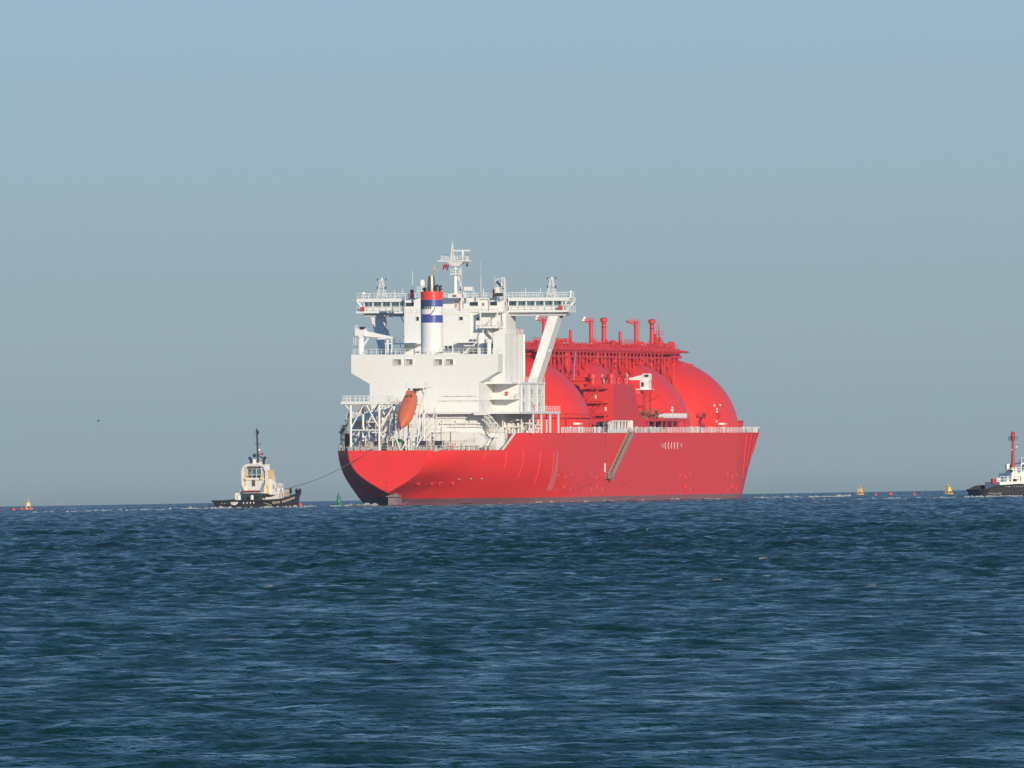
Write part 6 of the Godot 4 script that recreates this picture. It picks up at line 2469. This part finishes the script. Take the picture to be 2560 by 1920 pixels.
# a body as one skin over tapered bones (surface nets)
func figure(bones: Array, cell: float) -> ArrayMesh:
	var lo := Vector3(1e9, 1e9, 1e9)
	var hi := -lo
	for b in bones:
		for k in 2:
			var q: Vector3 = b[k]
			var r: float = b[2 + k] + cell * 2.0
			lo = lo.min(q - Vector3.ONE * r)
			hi = hi.max(q + Vector3.ONE * r)
	var n := Vector3i(((hi - lo) / cell).ceil()) + Vector3i.ONE
	var f := PackedFloat32Array()
	f.resize(n.x * n.y * n.z)
	f.fill(1.0)
	for b in bones:
		var a: Vector3 = b[0]
		var c: Vector3 = b[1]
		var ra: float = b[2]
		var rb: float = b[3]
		var d := c - a
		var dd := maxf(d.length_squared(), 1e-9)
		var m0 := Vector3i(((a.min(c) - Vector3.ONE * (maxf(ra, rb) + 0.12) - lo) / cell).floor()).clampi(0, 4096)
		var m1 := Vector3i(((a.max(c) + Vector3.ONE * (maxf(ra, rb) + 0.12) - lo) / cell).ceil())
		for z in range(m0.z, mini(m1.z, n.z)):
			for y in range(m0.y, mini(m1.y, n.y)):
				for x in range(m0.x, mini(m1.x, n.x)):
					var q := lo + Vector3(x, y, z) * cell
					var t := clampf((q - a).dot(d) / dd, 0.0, 1.0)
					var v := (q - a - d * t).length() - lerpf(ra, rb, t)
					var at := (z * n.y + y) * n.x + x
					var o := f[at]
					var h := maxf(0.04 - absf(o - v), 0.0) / 0.04
					f[at] = minf(o, v) - h * h * 0.01
	var pos := {}
	var vv := PackedVector3Array()
	var idx := PackedInt32Array()
	var corner := [Vector3i(0, 0, 0), Vector3i(1, 0, 0), Vector3i(0, 1, 0), Vector3i(1, 1, 0), Vector3i(0, 0, 1), Vector3i(1, 0, 1), Vector3i(0, 1, 1), Vector3i(1, 1, 1)]
	var edges := [[0, 1], [2, 3], [4, 5], [6, 7], [0, 2], [1, 3], [4, 6], [5, 7], [0, 4], [1, 5], [2, 6], [3, 7]]
	for z in n.z - 1:
		for y in n.y - 1:
			for x in n.x - 1:
				var s := []
				var neg := 0
				for c: Vector3i in corner:
					var v := f[((z + c.z) * n.y + y + c.y) * n.x + x + c.x]
					s.append(v)
					if v < 0.0:
						neg += 1
				if neg == 0 or neg == 8:
					continue
				var sum := Vector3.ZERO
				var cnt := 0
				for e in edges:
					var u: float = s[e[0]]
					var w: float = s[e[1]]
					if (u < 0.0) != (w < 0.0):
						sum += Vector3(corner[e[0]]).lerp(Vector3(corner[e[1]]), u / (u - w))
						cnt += 1
				pos[Vector3i(x, y, z)] = vv.size()
				vv.append(lo + (Vector3(x, y, z) + sum / cnt) * cell)
	for key: Vector3i in pos:
		for ax in 3:
			var e := Vector3i(int(ax == 0), int(ax == 1), int(ax == 2))
			var u := Vector3i(int(ax == 1), int(ax == 2), int(ax == 0))
			var w := Vector3i(int(ax == 2), int(ax == 0), int(ax == 1))
			var f0 := f[(key.z * n.y + key.y) * n.x + key.x]
			var k2 := key + e
			var f1 := f[(k2.z * n.y + k2.y) * n.x + k2.x]
			if (f0 < 0.0) == (f1 < 0.0):
				continue
			if pos.has(key - u) and pos.has(key - w) and pos.has(key - u - w):
				var q := [pos[key], pos[key - u], pos[key - u - w], pos[key - w]]
				if f0 < 0.0:
					idx.append_array([q[0], q[1], q[2], q[0], q[2], q[3]])
				else:
					idx.append_array([q[0], q[2], q[1], q[0], q[3], q[2]])
	var st := SurfaceTool.new()
	st.begin(Mesh.PRIMITIVE_TRIANGLES)
	st.set_smooth_group(0)
	for v in vv:
		st.add_vertex(v)
	for i in idx:
		st.add_index(i)
	st.generate_normals()
	return st.commit()


func crew(at: Vector3, turn: float, pose: int, label: String) -> void:
	var o := thing("person", label, "person", ship.transform * at, ship.transform.basis * Basis(Vector3.UP, turn), "crew in orange overalls on the tanker")
	var lean := 0.0 if pose < 2 else 0.28
	var hip := Vector3(0, 0.92, 0)
	var chest := Vector3(0, 1.32, -lean * 0.7)
	var neck := Vector3(0, 1.5, -lean)
	var head := Vector3(0, 1.66, -lean - 0.03)
	var hl := Vector3(-0.20, 0.95, -0.18) if pose == 0 else Vector3(-0.16, 1.12, -0.45)
	var hr := Vector3(0.30, 0.86, -0.05) if pose == 0 else Vector3(0.18, 1.05, -0.48)
	var bones := [[hip, chest, 0.15, 0.17], [chest, neck, 0.15, 0.07]]
	for e: float in [-1.0, 1.0]:
		var sh := chest + Vector3(e * 0.19, 0.1, 0)
		var hand := hl if e < 0.0 else hr
		var el := (sh + hand) * 0.5 + Vector3(e * 0.06, -0.04, 0.08)
		bones.append([chest + Vector3(e * 0.05, 0.06, 0), sh, 0.11, 0.075])
		bones.append([sh, el, 0.07, 0.055])
		bones.append([el, hand, 0.055, 0.04])
		var step := 0.1 * e if pose != 1 else 0.02 * e
		var kn := Vector3(e * 0.11, 0.5, -0.05 - step)
		var an := Vector3(e * 0.12, 0.1, 0.02 + step)
		bones.append([hip + Vector3(e * 0.08, -0.02, 0), kn, 0.11, 0.075])
		bones.append([kn, an, 0.075, 0.055])
		bones.append([an + Vector3(0, -0.04, 0.03), an + Vector3(0, -0.06, -0.15), 0.055, 0.045])
	var b := MeshInstance3D.new()
	b.name = "body"
	b.mesh = figure(bones, 0.03)
	b.material_override = M.overall
	o.add_child(b)
	var hb := [[neck, head, 0.055, 0.085], [head + Vector3(0, 0.04, 0.0), head + Vector3(0, -0.05, -0.03), 0.095, 0.075], [head + Vector3(0, -0.01, -0.09), head + Vector3(0, -0.03, -0.11), 0.016, 0.018]]
	for e: float in [-1.0, 1.0]:
		hb.append([head + Vector3(e * 0.085, 0, 0.0), head + Vector3(e * 0.09, -0.03, 0.0), 0.018, 0.014])
	var h := MeshInstance3D.new()
	h.name = "head"
	h.mesh = figure(hb, 0.012)
	h.material_override = M.skin
	o.add_child(h)
	for e: float in [-1.0, 1.0]:
		var hand := hl if e < 0.0 else hr
		var fb := [[hand, hand + Vector3(0, -0.05, -0.05), 0.035, 0.032]]
		for k in 4:
			var r := hand + Vector3(e * (k - 1.5) * 0.02, -0.06, -0.06)
			fb.append([r, r + Vector3(0, -0.03, -0.035 + 0.004 * absf(k - 1.5)), 0.01, 0.009])
			fb.append([r + Vector3(0, -0.03, -0.035), r + Vector3(0, -0.06, -0.03), 0.009, 0.008])
		fb.append([hand + Vector3(-e * 0.03, -0.02, -0.02), hand + Vector3(-e * 0.055, -0.06, -0.045), 0.012, 0.01])
		var hm := MeshInstance3D.new()
		hm.name = "hand" if e < 0.0 else "hand_001"
		hm.mesh = figure(fb, 0.008)
		hm.material_override = M.skin
		o.add_child(hm)
	var hh := Shape.new()
	hh.lathe(head + Vector3(0, 0.03, 0), [Vector2(0.15, 0.0), Vector2(0.125, 0.01), Vector2(0.12, 0.06), Vector2(0.08, 0.11), Vector2(0, 0.13)], 14)
	put("hard_hat", hh, M.mark_white if pose != 1 else M.overall, o)


func foam_lump(s: Shape, at: Vector3, w: float, h: float, d: float, rng: RandomNumberGenerator) -> void:
	# a low ragged heap of froth
	var n := 10
	var base := []
	var mid := []
	for k in n:
		var a := TAU * k / n
		var r := rng.randf_range(0.7, 1.3)
		base.append(at + Vector3(cos(a) * w * 0.5 * r, -0.12, sin(a) * d * 0.5 * r))
		mid.append(at + Vector3(cos(a) * w * 0.34 * r, h * rng.randf_range(0.4, 0.9), sin(a) * d * 0.3 * r))
	var top := at + Vector3(rng.randf_range(-0.2, 0.2) * w, h, 0)
	for k in n:
		var j := (k + 1) % n
		s.face(base[k], base[j], mid[j], mid[k], at)
		var g: Vector3 = (top - mid[k]).cross(mid[j] - mid[k])
		if g.y < 0.0:
			s.tri(mid[k], mid[j], top)
		else:
			s.tri(mid[k], top, mid[j])


func foam_run(called: String, label: String, pts: Array, count: int, h: float, spread: float, w: float, sd: int) -> void:
	var rng := RandomNumberGenerator.new()
	rng.seed = sd
	var s := Shape.new()
	for k in count:
		var t := rng.randf() * (pts.size() - 1)
		var i := mini(int(t), pts.size() - 2)
		var q: Vector3 = (pts[i] as Vector3).lerp(pts[i + 1], t - i)
		q += Vector3(rng.randf_range(-1, 1), 0, rng.randf_range(-1, 1)) * spread
		q.y = sea_level(q.x, q.z) + wave_height(q.x, q.z)
		var big := rng.randf()
		foam_lump(s, q, w * (0.4 + 1.2 * big), h * (0.35 + 0.9 * big * rng.randf()), w * 0.8, rng)
	var o := put(called, s, M.foam, self)
	o.set_meta("kind", "stuff")
	tag(o, label, "foam")


func small_things() -> void:
	crew(P(14.0, 12.6, 11.6), 0.3, 2, "crew member in orange stooping at the stern beside the grey bitts")
	crew(P(14.0, 10.5, 11.6), 0.8, 1, "crew member in orange on the stern, nearer the lifeboat of two there")
	crew(P(41.0, 21.2, 20.25), 2.6, 0, "crew member in orange standing on the white side walkway")
	# gull low over the water
	var b := thing("gull", "small dark bird flying low over the sea at the left", "bird", Vector3(-60.3, 13.8, -1800.0), Basis(Vector3.UP, 0.5))
	var s := Shape.new()
	s.lathe(Vector3.ZERO, [Vector2(0, -0.16), Vector2(0.055, -0.08), Vector2(0.06, 0.02), Vector2(0.035, 0.12), Vector2(0, 0.17)], 8)
	for k in s.v.size():
		s.v[k] = Vector3(s.v[k].y, s.v[k].x, s.v[k].z)
		s.n[k] = Vector3(s.n[k].y, s.n[k].x, s.n[k].z)
	put("bird_body", s, M.bird, b)
	for e: float in [-1.0, 1.0]:
		var w := Shape.new()
		var a := Vector3(0.02, 0.03, 0)
		var m := Vector3(0.0, 0.14 if e > 0.0 else 0.08, e * 0.22)
		var t := Vector3(-0.16, 0.17 if e > 0.0 else -0.02, e * 0.46)
		w.hexa([a + Vector3(0.09, 0, 0), a + Vector3(-0.09, 0, 0), m + Vector3(-0.09, 0, 0), m + Vector3(0.07, 0, 0), a + Vector3(0.09, 0.02, 0), a + Vector3(-0.09, 0.02, 0), m + Vector3(-0.09, 0.02, 0), m + Vector3(0.07, 0.02, 0)])
		w.hexa([m + Vector3(0.07, 0, 0), m + Vector3(-0.09, 0, 0), t + Vector3(-0.03, 0, 0), t + Vector3(0.02, 0, 0), m + Vector3(0.07, 0.02, 0), m + Vector3(-0.09, 0.02, 0), t + Vector3(-0.03, 0.01, 0), t + Vector3(0.02, 0.01, 0)])
		put("wing", w, M.bird, b)
	# froth where the hulls cut the water
	var run := []
	for q: float in [-14.0, -6.0, 2.0, 8.0]:
		run.append(ship.transform * P(q, -6.0 + q * 0.1, 0))
	foam_run("stern_foam", "white froth under the tanker's stern beside the rudder", run, 110, 0.45, 2.2, 0.9, 5)
	run = []
	for q: float in [20.0, 60.0, 120.0, 180.0, 226.0]:
		run.append(ship.transform * P(q, half(q, 0.0) + 0.8, 0))
	foam_run("side_foam", "thin broken froth along the tanker's waterline", run, 90, 0.34, 0.8, 0.9, 6)
	run = []
	for q: float in [226.0, 240.0, 255.0]:
		run.append(ship.transform * P(q, 20.0 + (q - 226.0) * 0.5, 0))
	run.append(Vector3(75, 0, -2800))
	foam_run("bow_foam", "white froth thrown up by the tanker's bow", run, 120, 0.4, 2.5, 1.1, 7)
	var tg := Transform3D(Basis(Vector3.UP, deg_to_rad(-25.0)), Vector3(-57.3, 0, -2540.0))
	run = []
	for q in [[-18.0, -24.0], [-8.0, -12.0], [-3.0, -4.0], [-1.0, 3.0], [6.0, 5.3], [16.0, 5.4], [27.0, 4.0], [31.0, 3.0]]:
		run.append(tg * P(q[0], q[1], 0))
	foam_run("tug_foam", "white froth round the hull of the tug towing the tanker", run, 300, 0.42, 0.9, 0.6, 8)
	foam_run("tug_wake", "long thin line of froth trailing left from the towing tug", [Vector3(-64, 0, -2500), Vector3(-82, 0, -2440), Vector3(-94, 0, -2400)], 110, 0.2, 2.5, 0.8, 9)
	var tr := Transform3D(Basis(Vector3.UP, deg_to_rad(-66.0)), Vector3(88.0, 0, -2350.0))
	run = []
	for q in [[-2.0, 2.0], [2.0, 5.4], [8.0, 5.6], [18.0, 5.8]]:
		run.append(tr * P(q[0], q[1], 0))
	foam_run("tug_foam", "white froth along the hull of the tug with the red mast", run, 140, 0.36, 0.7, 0.6, 10)
	foam_run("tug_wake", "line of froth on the water left of the tug with the red mast", [Vector3(88, 0, -2340), Vector3(78, 0, -2330), Vector3(66, 0, -2300), Vector3(50, 0, -2500)], 90, 0.2, 2.0, 0.8, 11)
	# scattered whitecaps
	var rng := RandomNumberGenerator.new()
	rng.seed = 21
	var wc := Shape.new()
	for k in 90:
		var r := 360.0 * pow(6.0, rng.randf())
		var a := deg_to_rad(rng.randf_range(-3.2, 3.2))
		var c := Vector3(r * sin(a), 0, -r * cos(a))
		for j in rng.randi_range(1, 4):
			var q := c + Vector3(rng.randf_range(-1.0, 1.0), 0, rng.randf_range(-0.4, 0.4))
			q.y = sea_level(q.x, q.z) + wave_height(q.x, q.z)
			foam_lump(wc, q, rng.randf_range(0.12, 0.5), rng.randf_range(0.02, 0.05), rng.randf_range(0.1, 0.25), rng)
	var o := put("whitecaps", wc, M.whitecap, self)
	o.set_meta("kind", "stuff")
	tag(o, "small broken crests scattered over the open sea", "foam")
